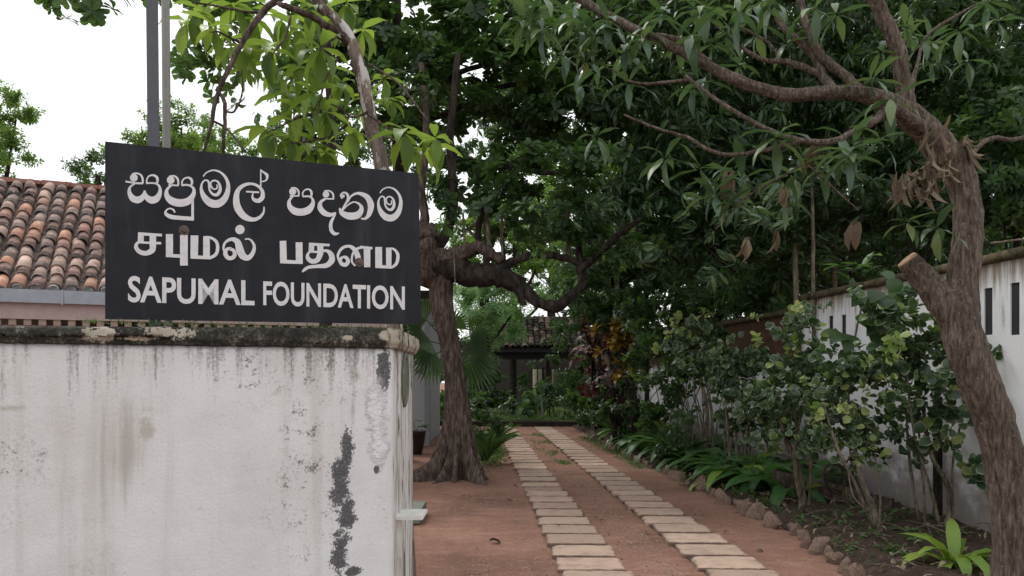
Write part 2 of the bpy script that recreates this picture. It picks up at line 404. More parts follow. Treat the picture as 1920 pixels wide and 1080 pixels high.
M_varieg = leafmat('variegated round leaves', [(.014, .034, .017), (.028, .06, .028), (.05, .095, .04), (.10, .16, .06)], .22, .36, .55, variegated=(.5, .58, .33))
M_variegl = leafmat('pale variegated leaves', [(.10, .18, .04), (.2, .28, .07), (.32, .38, .12), (.4, .44, .18)], .35, .4, .4, variegated=(.6, .62, .35))
M_lily = leafmat('strap leaves', [(.035, .10, .03), (.06, .155, .04), (.085, .19, .055), (.05, .12, .04)], .32, .35, .5)
M_lilyy = leafmat('yellowish strap leaves', [(.12, .22, .03), (.2, .32, .05), (.28, .38, .07), (.14, .25, .04)], .35, .35, .5, tcol=(.35, .45, .05))
M_yellow = leafmat('yellow croton leaves', [(.14, .11, .02), (.30, .2, .03), (.42, .26, .04), (.2, .15, .04)], .25, .4, .4, tcol=(.5, .3, .03))
M_red = leafmat('dark red croton leaves', [(.03, .018, .018), (.07, .032, .03), (.13, .055, .05), (.24, .13, .12)], .2, .4, .5, tcol=(.25, .05, .03))
M_grass = leafmat('grass', [(.06, .11, .025), (.10, .17, .04), (.14, .2, .06)], .3)
M_barkB = barkmat('grey brown bark', (.035, .026, .022), (.08, .058, .048), (.15, .115, .098), sc=26)
M_barkD = barkmat('dark bark', (.012, .01, .009), (.03, .024, .02), (.06, .048, .04), sc=14)
M_barkR = barkmat('brown ridged bark', (.055, .043, .034), (.115, .09, .07), (.2, .165, .135), sc=52, zs=.16, bs=1)
M_barkP = barkmat('peeling grey bark', (.09, .065, .055), (.17, .13, .11), (.26, .21, .18), patch=(.5, .48, .46), sc=20)
M_barkS = barkmat('slender pale stems', (.07, .06, .045), (.15, .125, .09), (.24, .2, .15), sc=30)
M_cut = plain('fresh cut wood', (.38, .24, .16), .8, .3, 20)
M_metal = plain('grey painted steel', (.065, .07, .085), .45, .1, spec=.5)
M_metal2 = plain('weathered steel pipe', (.2, .2, .18), .5, .15, spec=.5)
M_fascia = plain('faded pink fascia', (.4, .31, .3), .8, .1)
M_gutter = plain('grey painted gutter', (.3, .33, .38), .5, .12, spec=.5)
M_office = plain('pale grey office wall', (.43, .46, .5), .8, .08, 3)
M_black = plain('black plate', (.02, .02, .022), .5)
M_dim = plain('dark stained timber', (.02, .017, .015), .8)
M_cream = plain('cream plaster', (.85, .78, .55), .9, .08)
M_conc = plain('mossy concrete', (.16, .17, .14), .9, .2)
M_white = plain('chipped white paint', (.68, .67, .64), .7, .12, 20)
M_pot = plain('dark glazed pot', (.035, .022, .022), .4)
M_brick = plain('tan lattice blocks', (.32, .24, .2), .9, .15)

# ================================================================ SETTING
def fbm(x, y, s, seed=0): return mn.fractal(Vector((x*s, y*s, seed)), 1.0, 2.0, 4)
def grid_mesh(xs, ys, zf):
    V = [(x, y, zf(x, y)) for y in ys for x in xs]; n = len(xs)
    Fc = [(j*n+i, j*n+i+1, (j+1)*n+i+1, (j+1)*n+i) for j in range(len(ys)-1) for i in range(n-1)]
    m = bpy.data.meshes.new('sheet'); m.from_pydata(V, [], Fc); m.shade_smooth(); return m
def sp(a, b, s): return list(np.arange(a, b, s))
def near_strip(x, y):
    for cx in (.648-.055*(y-6.3), 1.80-.056*(y-6.26)):
        if abs(x-cx) < .42: return 1
    return 0
def gz(x, y):
    if y < 3 or y > 26 or abs(x) > 8: return -.012
    return (.014*fbm(x, y, 1.2)+.009*fbm(x, y, 5)+.004*fbm(x, y, 16))*(.25 if near_strip(x, y) else 1) - .012
xs = sp(-90, -8, 8)+sp(-8, -2.5, .5)+sp(-2.5, 5, .08)+sp(5, 10, .5)+sp(10, 99, 8)
ys = sp(-30, 3, 3)+sp(3, 10, .07)+sp(10, 26, .2)+sp(26, 130, 8)
link('ground', grid_mesh(xs, ys, gz), M_ground, kind='structure')
# driveway: two strips of pavers
dw = bpy.data.objects.new('driveway', None); COL.objects.link(dw); dw.location = (1.2, 12, 0); tag(dw, kind='structure'); WM[dw.name] = Matrix.Translation((1.2, 12, 0))
MJ = m_soil()
def strip_x(k, y): return (.648-.053*(y-6.3)) if k == 0 else (1.80-.0565*(y-6.26))
mb = MB()
for k in (0, 1):
    for y0, y1 in ((4.6, 23),):
        a, b = strip_x(k, y0), strip_x(k, y1); v = [(a-.265, y0, -.001), (a+.265, y0, -.001), (b+.265, y1, -.001), (b-.265, y1, -.001)]; mb.add(v, [(0, 1, 2, 3)])
mb.build('joint_soil', plain('damp joint soil', (.045, .034, .028), .95, .4, 12, .6), dw)
def paver_mesh(sd):
    rr = random.Random(sd); w, d, h = .275, .204, .02; ch = [rr.random()**5*.05 for _ in range(4)]
    prof = [(1.0, -.02), (1.0, h-.006), (.985, h)]
    V = []; Fc = []
    base = []
    for (x0, y0, x1, y1, k) in ((-w, -d, w, -d, 6), (w, -d, w, d, 4), (w, d, -w, d, 6), (-w, d, -w, -d, 4)):
        for i in range(k): base.append((x0+(x1-x0)*i/k+rr.uniform(-.003, .003), y0+(y1-y0)*i/k+rr.uniform(-.003, .003)))
    base = [((x-math.copysign(c_, x), y-math.copysign(c_*.6, y)) if abs(x) > w-.02 and abs(y) > d-.02 else (x, y)) for (x, y) in base for c_ in [ch[(x > 0)*2+(y > 0)]]]
    m = len(base)
    for s, z in prof: V += [(x*s, y*s, z) for x, y in base]
    for j in range(2): Fc += [(j*m+i, j*m+(i+1) % m, (j+1)*m+(i+1) % m, (j+1)*m+i) for i in range(m)]
    Fc.append(tuple(2*m+i for i in range(m)))
    me = bpy.data.meshes.new('paver'); me.from_pydata(V, [], Fc); me.materials.append(M_paver); return me
PM = [paver_mesh(i) for i in range(14)]
for k in (0, 1):
    y = 4.9 if k else 4.86
    while y < 22.2:
        if k == 0 and 10.15 < y < 11.05: dz = -.016
        elif y > 19.5: dz = -.012
        else: dz = random.uniform(-.002, .007)
        M = Matrix.Translation((strip_x(k, y)+random.uniform(-.008, .008), y, dz)) @ Matrix.Rotation(-.03+random.uniform(-.02, .02), 4, 'Z') @ Matrix.Rotation(random.uniform(-.012, .012), 4, 'Y') @ Matrix.Diagonal((random.uniform(.97, 1.03), random.uniform(.97, 1.01), 1, 1))
        link('paver', random.choice(PM), None, dw, mw=M); y += .452
# planting bed beside the right wall
def wallx(y): return 4.5+.093*(8.78-y)
def edgex(y): return np.interp(y, [4, 6.05, 7.47, 8.96, 11.8, 19.5, 23], [2.6, 2.72, 2.83, 2.69, 2.44, 1.95, 1.75])
V = []; Y = sp(3.5, 10, .08)+sp(10, 23, .25); K = 40
for y in Y:
    a, b = edgex(y)+.02, wallx(y)+.1
    for i in range(K):
        x = a+(b-a)*i/(K-1); z = .004+.07*min(1, i/6)+.035*fbm(x, y, 3)+.02*fbm(x, y, 12); V.append((x, y, max(z, -.01) if i else -.02))
Fc = [(j*K+i, j*K+i+1, (j+1)*K+i+1, (j+1)*K+i) for j in range(len(Y)-1) for i in range(K-1)]
m = bpy.data.meshes.new('bed'); m.from_pydata(V, [], Fc); m.shade_smooth(); link('planting_bed', m, M_soil, kind='structure')
# lawn beyond the drive, raised behind a low kerb
link('lawn', grid_mesh(sp(-9, 12, .5), sp(22.9, 40, .5), lambda x, y: .15+.02*fbm(x, y, .8)), plain('lawn soil and moss', (.07, .085, .03), .95, .3, 5), kind='structure')
mb = MB(); mb.box(-1.6, 2.6, 22.6, 22.9, -.05, .14); mb.build('lawn_kerb', plain('dark damp kerb', (.05, .035, .03), .9, .3), kind='structure')
def blades(pts, hgt, name, parent=None, mat=M_grass):
    v, f, e = leaf('needle', .6, .1); tp = [(v, f, np.full(len(f), i*.2), e) for i in range(3)]
    d = rng.normal(size=(len(pts), 3))*.5; d[:, 2] += 1; Mx = rot_to(d, rng.random(len(pts))*6.28)
    Mx = np.stack([Mx[:, :, 0], Mx[:, :, 2], -Mx[:, :, 1]], axis=2)*(hgt*rng.uniform(.5, 1.3, len(pts)))[:, None, None]
    return link(name, scatter(tp, Mx, pts, name), mat, parent)
n = 9000; p = np.c_[rng.uniform(-4, 5, n), 22.95+rng.random(n)**1.5*9, np.full(n, .15)]
tag(blades(p, .12, 'lawn_grass'), 'short green lawn grass beyond the end of the drive', 'grass', kind='stuff')
n = 2600; yy = rng.uniform(11.5, 20, n); p = np.c_[1.12-.05*(yy-10)+rng.normal(0, .16, n)*np.clip((yy-11)/5, .2, 1), yy, np.full(n, -.01)]
p = p[(np.sin(p[:, 1]*3)+np.sin(p[:, 0]*9+p[:, 1]) > -.1) & (np.abs(p[:, 1]-16.5) < 3.4)]
tag(blades(p, .06, 'grass_patch'), 'thin weeds growing between the two paver strips', 'grass', kind='stuff')
n = 1500; p = np.c_[-.42+rng.normal(0, .13, n), rng.normal(14.8, .9, n), np.full(n, -.01)]
tag(blades(p, .1, 'grass_patch'), 'bright grass tuft beside the big buttressed tree', 'grass', kind='stuff')
n = 2200; yy = rng.uniform(12.5, 19, n); p = np.c_[edgex(yy)-.15+rng.normal(0, .1, n), yy, np.full(n, -.01)]
tag(blades(p, .05, 'grass_patch', None, M_mgreen), 'low green weeds along the far stone edging', 'grass', kind='stuff')

# ================================================================ NEAR LEFT WALL
WD = Vector((math.sin(R(65.8)), math.cos(R(65.8)), 0)); WN = Vector((-WD.y, WD.x, 0))
WC = Vector((-.482, 3.0, 0))
wall_rz = math.atan2(WD.y, WD.x)
WL = Matrix.Translation(WC) @ Matrix.Rotation(wall_rz, 4, 'Z')
def on_front(px, py, back=0., rise=0.):
    """point of the plane 'back' metres behind the wall's front face seen at a photo pixel"""
    o = WC+WN*back; k = (px-960)/F
    t = (o.x-k*o.y)/(WD.x-k*WD.y); q = o-WD*t
    return Vector((q.x, q.y, CH+(700-py)/F*q.y))
def wl(px, py):
    q = WL.inverted() @ on_front(px, py); return q.x, q.z
def m_leftwall(coping=False):
    t = NT('stained whitewash' if not coping else 'blackened coping', .85, .2); v = t.co(); x = t.xyz(v)
    big = t.noise(v, 2.3, 5, .6); med = t.noise(v, 14, 7, .7); fine = t.noise(v, 90, 5, .7)
    c = t.ramp(big, [(.3, (.60, .59, .58)), (.5, (.685, .69, .69)), (.7, (.745, .755, .76))])
    st = streaks(t, v, 22, .07); st2 = streaks(t, v, 9, .05)
    c = t.mix(t.rng(st2, .5, .72, 0, .38), c, (.42, .39, .33))
    c = t.mix(t.rng(t.noise(v, 5, 6, .7), .58, .75, 0, .25), c, (.40, .41, .34))
    def ell(px, py, rx, ry, k=1.2, nz=med):
        a, z = wl(px, py); sx, sz = rx*2.1e-3, ry*2.1e-3
        u = t.math('POWER', t.math('DIVIDE', t.math('SUBTRACT', x[0], a), sx), 2.); w3 = t.math('POWER', t.math('DIVIDE', t.math('SUBTRACT', x[2], z), sz), 2.)
        d = t.math('SQRT', t.math('ADD', u, w3))
        return t.math('ADD', t.math('SUBTRACT', 1., d), t.math('MULTIPLY', t.math('SUBTRACT', nz, .5), k*2))
    def mx_(*a):
        r = a[0]
        for b in a[1:]: r = t.math('MAXIMUM', r, b)
        return r
    mixn = t.math('ADD', t.math('MULTIPLY', med, .55), t.math('MULTIPLY', fine, .45))
    front = t.rng(x[1], .02, .03, 1, 0)
    if coping:
        c = t.mix(t.rng(t.noise(v, 7, 7, .7), .35, .6, 0, .9), (.5, .46, .38), (.36, .33, .26))
        pale = mx_(ell(200, 626, 34, 14, 3, mixn), ell(320, 624, 44, 13, 3.4, mixn), ell(245, 635, 60, 5, 3, mixn), ell(722, 630, 24, 14, .8), ell(650, 634, 12, 6, 1.5, mixn))
        dark = t.math('MULTIPLY', t.math('SUBTRACT', 1., t.rng(pale, .15, .45)), t.rng(x[0], -.035, -.015, 1, 0))
        dark = t.math('MAXIMUM', dark, t.math('MULTIPLY', t.rng(x[0], -.035, -.015), t.rng(streaks(t, v, 30, .15), .5, .58)))
        dc = t.ramp(mixn, [(.3, (.012, .013, .012)), (.48, (.03, .03, .026)), (.56, (.085, .08, .065)), (.66, (.34, .33, .29))])
        c = t.mix(dark, c, dc)
        c = t.mix(t.math('MULTIPLY', t.rng(t.math('ADD', x[2], t.math('MULTIPLY', med, .05)), 1.79, 1.81), t.rng(big, .4, .55)), c, (.05, .06, .02))
        return t.out(c, t.bump(med, .8, .012, t.bump(fine, .6, .006)))
    # drips below the coping
    dr = t.math('ADD', t.rng(x[2], 1.2, 1.70, -.32, .14, False), t.math('MULTIPLY', t.math('SUBTRACT', st, .5), 1.2))
    dr = t.math('ADD', dr, t.math('MULTIPLY', t.math('SUBTRACT', fine, .5), .5))
    c = t.mix(t.rng(dr, .04, .34, 0, .85), c, (.10, .095, .085))
    # speckled mould
    sp_ = mx_(ell(570, 880, 70, 230, .3), ell(600, 720, 90, 100, .3), ell(470, 700, 90, 70, .2), ell(30, 870, 60, 60, .4))
    c = t.mix(t.math('MULTIPLY', t.rng(sp_, 0, .7), t.rng(mixn, .53, .60)), c, (.19, .18, .165))
    br = mx_(ell(662, 770, 9, 60, .8), ell(668, 705, 18, 22, .8), ell(245, 850, 50, 130, 1.6, st2), ell(270, 800, 25, 60, 1.8), ell(20, 765, 60, 12, .5))
    c = t.mix(t.rng(br, .3, 1.1, 0, .5), c, (.27, .23, .16))
    bk = mx_(ell(652, 845, 15, 42, 2.4, mixn), ell(640, 905, 21, 60, 2.1, mixn), ell(650, 965, 18, 50, 2.4, mixn), ell(636, 1045, 18, 55, 2.6, mixn), ell(660, 1072, 20, 12, 2, mixn), ell(719, 690, 15, 50, 2.2, mixn), ell(706, 880, 7, 10, .8, mixn))
    c = t.mix(t.math('MULTIPLY', t.rng(bk, .12, .3), front), c, t.ramp(fine, [(.35, (.045, .047, .05)), (.7, (.17, .17, .175))]))
    # crack near the base and rust at the pier's return face
    rp = mx_(ell(706, 770, 25, 70, 1.2), ell(710, 830, 22, 60, 1.2))
    rough = t.math('MULTIPLY', t.rng(rp, .05, .6), front)
    c = t.mix(t.math('MULTIPLY', rough, .8), c, (.72, .71, .72))
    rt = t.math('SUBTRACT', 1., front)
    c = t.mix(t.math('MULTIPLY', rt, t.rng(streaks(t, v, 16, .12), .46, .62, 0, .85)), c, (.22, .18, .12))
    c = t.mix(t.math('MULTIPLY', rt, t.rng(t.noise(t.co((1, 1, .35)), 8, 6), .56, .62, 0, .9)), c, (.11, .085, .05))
    c = t.mix(t.rng(t.noise(v, 140, 4, .7), .5, .72, 0, .35), c, (.36, .34, .33))
    c = t.mix(t.math('MULTIPLY', t.rng(t.noise(v, 3.4, 6, .7), .5, .68), t.rng(t.noise(v, 60, 5, .75), .48, .62, 0, .55)), c, (.33, .33, .31))
    hgt = t.math('ADD', t.math('MULTIPLY', fine, .5), t.math('MULTIPLY', t.math('MULTIPLY', t.noise(v, 55, 2, .5), rough), 2.4))
    return t.out(c, t.bump(hgt, .75, .006, t.bump(med, .45, .008)))
bw = thing('boundary_wall', 'stained whitewashed wall with black mouldy coping, carrying the black signboard', 'wall', WC, wall_rz)
foot = [Vector((-2.9, 0)), Vector((0, 0)), None, None]
D = WL.inverted() @ Vector((-.503, 3.79, 0)); foot[2] = Vector((D.x, D.y)); foot[3] = Vector((-2.9, D.y))
def ring_pts(off, step):
    n = len(foot); out = []
    e = []
    for i in range(n):
        a, b = foot[i], foot[(i+1) % n]; d = (b-a).normalized(); nn = Vector((d.y, -d.x)); e.append((a+nn*off, d, nn))
    c = []
    for i in range(n):
        p, d, _ = e[i-1]; q, d2, _ = e[i]; den = d.x*d2.y-d.y*d2.x; s = ((q.x-p.x)*d2.y-(q.y-p.y)*d2.x)/den; c.append(p+d*s)
    for i in range(n):
        a, b = c[i], c[(i+1) % n]; L = (foot[(i+1) % n]-foot[i]).length; k = max(2, int(L/step))
        for j in range(k): out.append(a.lerp(b, j/k))
    return out
def loft(prof, step, amp, parent, name, mat, fr=14):
    V = []; Fc = []; m = None
    for off, z in prof:
        r = ring_pts(off, step); m = len(r)
        for q in r:
            p = Vector((q.x, q.y, z)); d = amp*mn.fractal(p*fr, 1, 2, 3); V.append((q.x+d, q.y-d, z+d*.6+(min(0, q.x)*.02 if z > 1.74 else 0)))
    for j in range(len(prof)-1): Fc += [(j*m+i, j*m+(i+1) % m, (j+1)*m+(i+1) % m, (j+1)*m+i) for i in range(m)]
    Fc.append(tuple((len(prof)-1)*m+i for i in range(m)))
    me = bpy.data.meshes.new(name); me.from_pydata(V, [], Fc); me.shade_smooth()
    return link(name, me, mat, parent, True)
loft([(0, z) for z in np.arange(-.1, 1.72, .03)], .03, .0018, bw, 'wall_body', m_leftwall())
MC = m_leftwall(True)
loft([(.001, 1.699), (.016, 1.701), (.02, 1.706), (.021, 1.714), (.027, 1.718), (.029, 1.73), (.029, 1.745), (.028, 1.76), (.027, 1.772), (.018, 1.78), (-.02, 1.783), (-.1, 1.785), (-.2, 1.786)], .016, .006, bw, 'coping', MC, 22)
mb = MB()   # ledge on the return face, towards the drive
c0 = WL.inverted() @ Vector((-.49, 3.22, 0)); M = Matrix.Translation((c0.x, c0.y, 0)) @ Matrix.Rotation(-wall_rz, 4, 'Z')
mb.box(-.02, .115, -.09, .09, .985, .999, M); mb.build('ledge', M_white, bw, local=True)
mb = MB(); mb.box(-.02, .02, -.06, -.035, .82, .985, M); mb.build('ledge_bracket', M_white, bw, local=True)
mb = MB(); n = 28; V = []
q0 = WL.inverted() @ Vector((-.491, 3.36, 0))
for s, dx in ((1, 0), (1, .012), (.86, .02), (.8, .012)):
    V += [M @ Vector((-.012+dx+.006, .17+.085*s*math.cos(k*2*math.pi/n), 1.57+.125*s*math.sin(k*2*math.pi/n))) for k in range(n)]
mb.add(V, [(j*n+k, j*n+(k+1) % n, (j+1)*n+(k+1) % n, (j+1)*n+k) for j in range(3) for k in range(n)]+[tuple(3*n+k for k in range(n))])
mb.build('oval_plaque', plain('mould stained plaque', (.13, .14, .115), .9, .3, 25), bw, local=True)
# crack lines are real grooves filled dark: thin curved slivers standing in the plaster
# moss blades on the coping
n = 500; xx = rng.uniform(-1.1, -.02, n); pp = np.array([tuple(WL @ Vector((a, rng.uniform(-.0, .25), 1.782))) for a in xx])
tag(blades(pp, .018, 'moss', bw, M_grass), kind='stuff')

# ================================================================ SIGNBOARD
BK = .055
sg = thing('signboard', 'black signboard with white Sinhala, Tamil and English lettering standing on the wall', 'sign', on_front(490, 605, BK), wall_rz)
def sp_(px, py, off=0.): return on_front(px, py, BK-off)
cn = [(197, 265), (785, 325), (790, 608), (197, 598)]
v = [sp_(*c) for c in cn]+[sp_(*c)+WN*.018 for c in cn]
M_board = NT('black enamel board', .5, .25); t = M_board; n_ = t.noise(t.co(), 3, 6)
sm = streaks(t, t.co(), 12, .1)
M_board = t.out(t.mix(t.rng(sm, .48, .7, 0, .6), t.ramp(n_, [(.3, (.006, .007, .011)), (.7, (.012, .014, .021))]), (.035, .037, .045)), t.bump(t.noise(t.co(), 25, 4), .08, .004), t.rng(t.noise(t.co(), 9, 6), .3, .7, .42, .62))
MB().add(v, [(3, 2, 1, 0), (4, 5, 6, 7), (0, 1, 5, 4), (1, 2, 6, 5), (2, 3, 7, 6), (3, 0, 4, 7)]).build('board', M_board, sg)
M_letter = NT('white lettering', .6, .3); t = M_letter; M_letter = t.out(t.mix(t.rng(t.noise(t.co(), 40, 6, .7), .45, .7, 0, .4), (.66, .66, .68), (.42, .41, .4)))
LAY = [0]
class Ink:
    def __init__(s, ox, oy, sc): s.o = (ox, oy, sc); s.mb = MB()
    def q(s, x, y, off): return sp_(s.o[0]+x/s.o[2], s.o[1]+y/s.o[2], off)
    def stroke(s, pts, k=7, tf=None):
        LAY[0] = (LAY[0]+1) % 24; off = .0012+LAY[0]*.00012
        if tf: pts = [tf(*p) for p in pts]
        P2 = [Vector((p[0], p[1], 0)) for p in pts]; W = [p[2] for p in pts]
        if len(P2) > 2: P2, W = spline(P2, W, k)
        V = []
        for i, p in enumerate(P2):
            d = (P2[min(i+1, len(P2)-1)]-P2[max(i-1, 0)]).normalized(); nn = Vector((-d.y, d.x, 0))
            a = p+nn*W[i]/2; b = p-nn*W[i]/2; V += [s.q(a.x, a.y, off), s.q(b.x, b.y, off)]
        s.mb.add(V, [(2*i, 2*i+2, 2*i+3, 2*i+1) for i in range(len(P2)-1)])
    def disc(s, x, y, r, ry=None, tf=None):
        LAY[0] = (LAY[0]+1) % 24; off = .0012+LAY[0]*.00012
        if tf: x, y, w_ = tf(x, y, r); r = w_
        V = [s.q(x+r*math.cos(a*math.pi/12), y+(ry or r)*math.sin(a*math.pi/12), off) for a in range(24)]
        s.mb.add(V, [tuple(range(24))])
    def done(s, name, **k):
        o = s.mb.build(name, M_letter, sg, **k); s.mb = MB(); return o
I = Ink(220, 300, 3.4286)
# Sinhala, first word
I.stroke([(52,138,10),(85,143,12),(125,149,12),(165,150,12)]); I.disc(106,114,25)
I.stroke([(95,92,12),(120,85,10),(148,94,12),(162,118,14),(164,150,12)])
I.stroke([(112,152,10),(82,175,14),(78,210,26),(100,247,42),(135,256,44),(165,235,34),(178,196,8)])
I.stroke([(172,196,8),(188,238,34),(220,258,46),(252,248,44),(272,215,28),(274,180,16),(256,155,12),(222,148,10),(186,150,12)])
I.stroke([(190,152,12),(190,124,9),(205,103,10),(232,98,13),(254,112,18),(258,138,16),(244,156,10)])
I.done('letter')
I.disc(343,129,25); I.stroke([(332,106,10),(362,102,10),(386,118,14),(392,145,12),(392,165,10)]); I.stroke([(328,160,10),(392,164,11)])
I.stroke([(348,163,10),(320,190,18),(318,228,32),(348,262,48),(402,276,50),(455,264,46),(487,225,30),(492,190,18),(474,168,14),(445,160,12),(414,163,12)])
I.stroke([(418,166,12),(416,140,10),(430,120,10),(456,113,12),(476,126,18),(480,150,14),(470,166,10)])
I.stroke([(484,240,16),(484,388,18)]); I.stroke([(492,378,24),(400,372,26),(345,365,28),(314,348,22),(312,328,12),(334,312,9),(360,320,12),(370,338,9)])
I.done('letter')
MA = [(552,106,8),(575,80,9),(620,66,10),(670,84,14),(705,130,20),(712,185,28),(692,245,40),(650,280,50),(600,276,50),(560,240,38),(540,190,20),(545,150,11),(565,130,10),(585,138,13),(590,165,14),(594,195,13),(615,220,16),(642,222,22),(660,195,22),(658,160,16),(640,136,12),(615,133,10),(600,150,10),(606,175,11),(625,188,10),(642,178,10),(640,158,8)]
I.stroke(MA); I.done('letter')
I.stroke([(943,300,7),(940,335,13),(915,368,20),(870,383,26),(815,362,42),(775,310,48),(764,250,40),(776,195,28),(815,162,22),(862,153,16),(905,168,18),(932,200,22),(932,240,30),(908,262,28),(880,256,22),(868,235,12),(874,210,8)])
I.stroke([(828,203,11),(912,208,11)]); I.stroke([(922,60,8),(922,182,9)]); I.stroke([(920,62,6),(942,80,12),(962,98,20),(960,124,12),(944,136,8),(924,138,8)])
I.done('letter')
# second word
I.disc(1127,203,23); I.stroke([(1117,180,9),(1145,180,9),(1164,200,12),(1167,230,10)]); I.stroke([(1108,231,9),(1168,231,9)])
I.stroke([(1130,232,10),(1106,260,18),(1108,298,32),(1140,328,46),(1185,335,46),(1230,320,46),(1256,282,28),(1254,250,14),(1232,234,12),(1190,235,10)])
I.stroke([(1193,235,10),(1192,212,9),(1206,193,9),(1230,188,10),(1246,202,15),(1248,225,14),(1240,240,8)])
I.done('letter')
I.disc(1341,221,21); I.stroke([(1330,200,9),(1362,198,9),(1386,218,12),(1389,250,10)]); I.stroke([(1325,249,9),(1394,250,9)])
I.stroke([(1340,250,10),(1310,268,20),(1303,305,34),(1330,340,36),(1370,352,26),(1406,338,6)])
I.stroke([(1404,345,8),(1388,372,16),(1372,410,22),(1376,452,24),(1398,474,22),(1426,470,5)])
I.done('letter')
I.stroke([(1446,250,8),(1436,228,12),(1452,210,10),(1474,216,16),(1484,240,16),(1474,270,14),(1456,300,12),(1440,328,8)]); I.disc(1452,232,10)
I.stroke([(1428,308,6),(1444,340,32),(1490,360,46),(1545,353,46),(1570,315,28),(1556,284,14),(1522,270,9),(1488,285,9),(1462,308,9),(1446,330,7)])
I.stroke([(1482,270,8),(1504,232,12),(1550,214,18),(1605,238,34),(1630,290,42),(1618,348,30),(1594,376,16),(1566,376,6)])
I.done('letter')
I.stroke(MA, tf=lambda x, y, w: ((x-530)*160/192+1670, (y-62)*228/250+172, w*.86)); I.done('letter')
# Tamil line
I = Ink(220, 410, 3.4286)
I.stroke([(134,97,20),(287,106,17)]); I.stroke([(152,92,38),(150,158,38)]); I.stroke([(132,152,13),(282,158,16)]); I.stroke([(228,98,42),(228,172,42)])
I.stroke([(228,165,42),(224,202,38),(185,222,30),(142,212,28),(120,182,26),(130,156,18),(150,148,12)]); I.done('letter')
I.stroke([(335,99,46),(335,247,46)]); I.stroke([(313,236,22),(430,242,22)]); I.stroke([(428,104,50),(428,301,50)]); I.done('letter')
I.stroke([(496,108,50),(494,253,48)]); I.stroke([(472,245,24),(600,252,20)]); I.stroke([(573,113,42),(573,256,44)])
I.stroke([(560,118,12),(600,122,16),(636,148,20),(645,188,22),(634,228,22),(600,250,20),(575,252,16)]); I.done('letter')
I.stroke([(735,190,14),(705,196,20),(694,224,28),(712,252,26),(742,250,26),(756,226,26),(744,202,22),(722,196,16)])
I.stroke([(690,215,12),(682,188,14),(695,152,16),(735,132,22),(772,150,40),(788,200,50),(806,238,46),(840,252,34),(870,222,26),(880,180,20),(866,146,14),(845,131,10),(820,132,8)]); I.disc(788,70,30); I.done('letter')
I.stroke([(1065,142,42),(1068,286,44)]); I.stroke([(1048,275,24),(1190,281,22)]); I.stroke([(1168,152,44),(1170,290,44)]); I.done('letter')
I.stroke([(1232,163,18),(1364,170,16)]); I.stroke([(1250,156,36),(1246,214,34)]); I.stroke([(1304,165,40),(1306,228,38)]); I.stroke([(1238,212,12),(1300,215,14)])
I.stroke([(1306,222,38),(1286,265,32),(1250,274,30),(1224,252,26),(1228,222,14),(1255,209,10)])
I.stroke([(1300,212,12),(1345,206,18),(1374,230,34),(1378,268,40),(1345,300,32),(1285,306,22),(1232,312,20),(1206,326,20),(1188,343,8)]); I.done('letter')
I.stroke([(1450,246,12),(1434,262,22),(1440,288,24),(1466,296,26),(1484,274,26),(1470,250,22),(1448,246,12)])
I.stroke([(1428,278,12),(1418,235,16),(1445,190,18),(1490,177,18),(1525,200,30),(1545,240,36),(1550,288,34)])
I.stroke([(1530,304,12),(1508,275,12),(1514,225,14),(1545,192,16),(1590,184,14)]); I.stroke([(1560,182,16),(1640,190,16)]); I.stroke([(1605,188,44),(1606,312,40)]); I.done('letter')
I.stroke([(1680,182,44),(1680,316,44)]); I.stroke([(1660,306,22),(1755,312,18)]); I.stroke([(1745,186,36),(1745,316,34)])
I.stroke([(1735,192,12),(1775,195,14),(1800,222,20),(1803,255,22),(1793,290,20),(1765,312,16),(1742,314,12)]); I.done('letter')
# English line: font outlines fitted between measured corners
def word(txt, TL, TR, BL, BR):
    cu = bpy.data.curves.new('txt', 'FONT'); cu.body = 'H'+txt+'H'; cu.offset = .022; cu.resolution_u = 4; cu.space_character = 1.0
    tmp = bpy.data.objects.new('txt', cu); COL.objects.link(tmp); dg = bpy.context.evaluated_depsgraph_get(); dg.update()
    me = bpy.data.meshes.new_from_object(tmp.evaluated_get(dg)); bpy.data.objects.remove(tmp)
    vs = np.array([v.co for v in me.vertices]); n = len(vs)
    # islands -> letters
    lab = list(range(n))
    def fd(a):
        while lab[a] != a: lab[a] = lab[lab[a]]; a = lab[a]
        return a
    for p in me.polygons:
        q = list(p.vertices)
        for b in q[1:]: lab[fd(b)] = fd(q[0])
    roots = sorted({fd(i) for i in range(n)}, key=lambda r: min(vs[i][0] for i in range(n) if fd(i) == r))
    H = [vs[i] for i in range(n) if fd(i) == roots[0]]; y0 = min(h[1] for h in H); y1 = max(h[1] for h in H)
    core = roots[1:-1]; ids = {r: [i for i in range(n) if fd(i) == r] for r in core}
    xa = min(vs[i][0] for r in core for i in ids[r]); xb = max(vs[i][0] for r in core for i in ids[r])
    for r in core:
        mp = {}; V = []
        for i in ids[r]:
            u = (vs[i][0]-xa)/(xb-xa); w_ = (vs[i][1]-y0)/(y1-y0)
            top = Vector(TL).lerp(Vector(TR), u); bot = Vector(BL).lerp(Vector(BR), u); q = bot.lerp(top, w_)
            mp[i] = len(V); V.append(sp_(220+q.x/3.4286, 500+q.y/3.4286, .0015))
        f = [tuple(mp[k] for k in p.vertices) for p in me.polygons if p.vertices[0] in mp]
        MB().add(V, f).build('letter', M_letter, sg)
word('SAPUMAL', (68, 60), (882, 90), (68, 227), (882, 249)); word('FOUNDATION', (938, 94), (1848, 128), (938, 247), (1848, 277))
M_rust = plain('rusty bolt', (.12, .09, .075), .7, .3, 60)
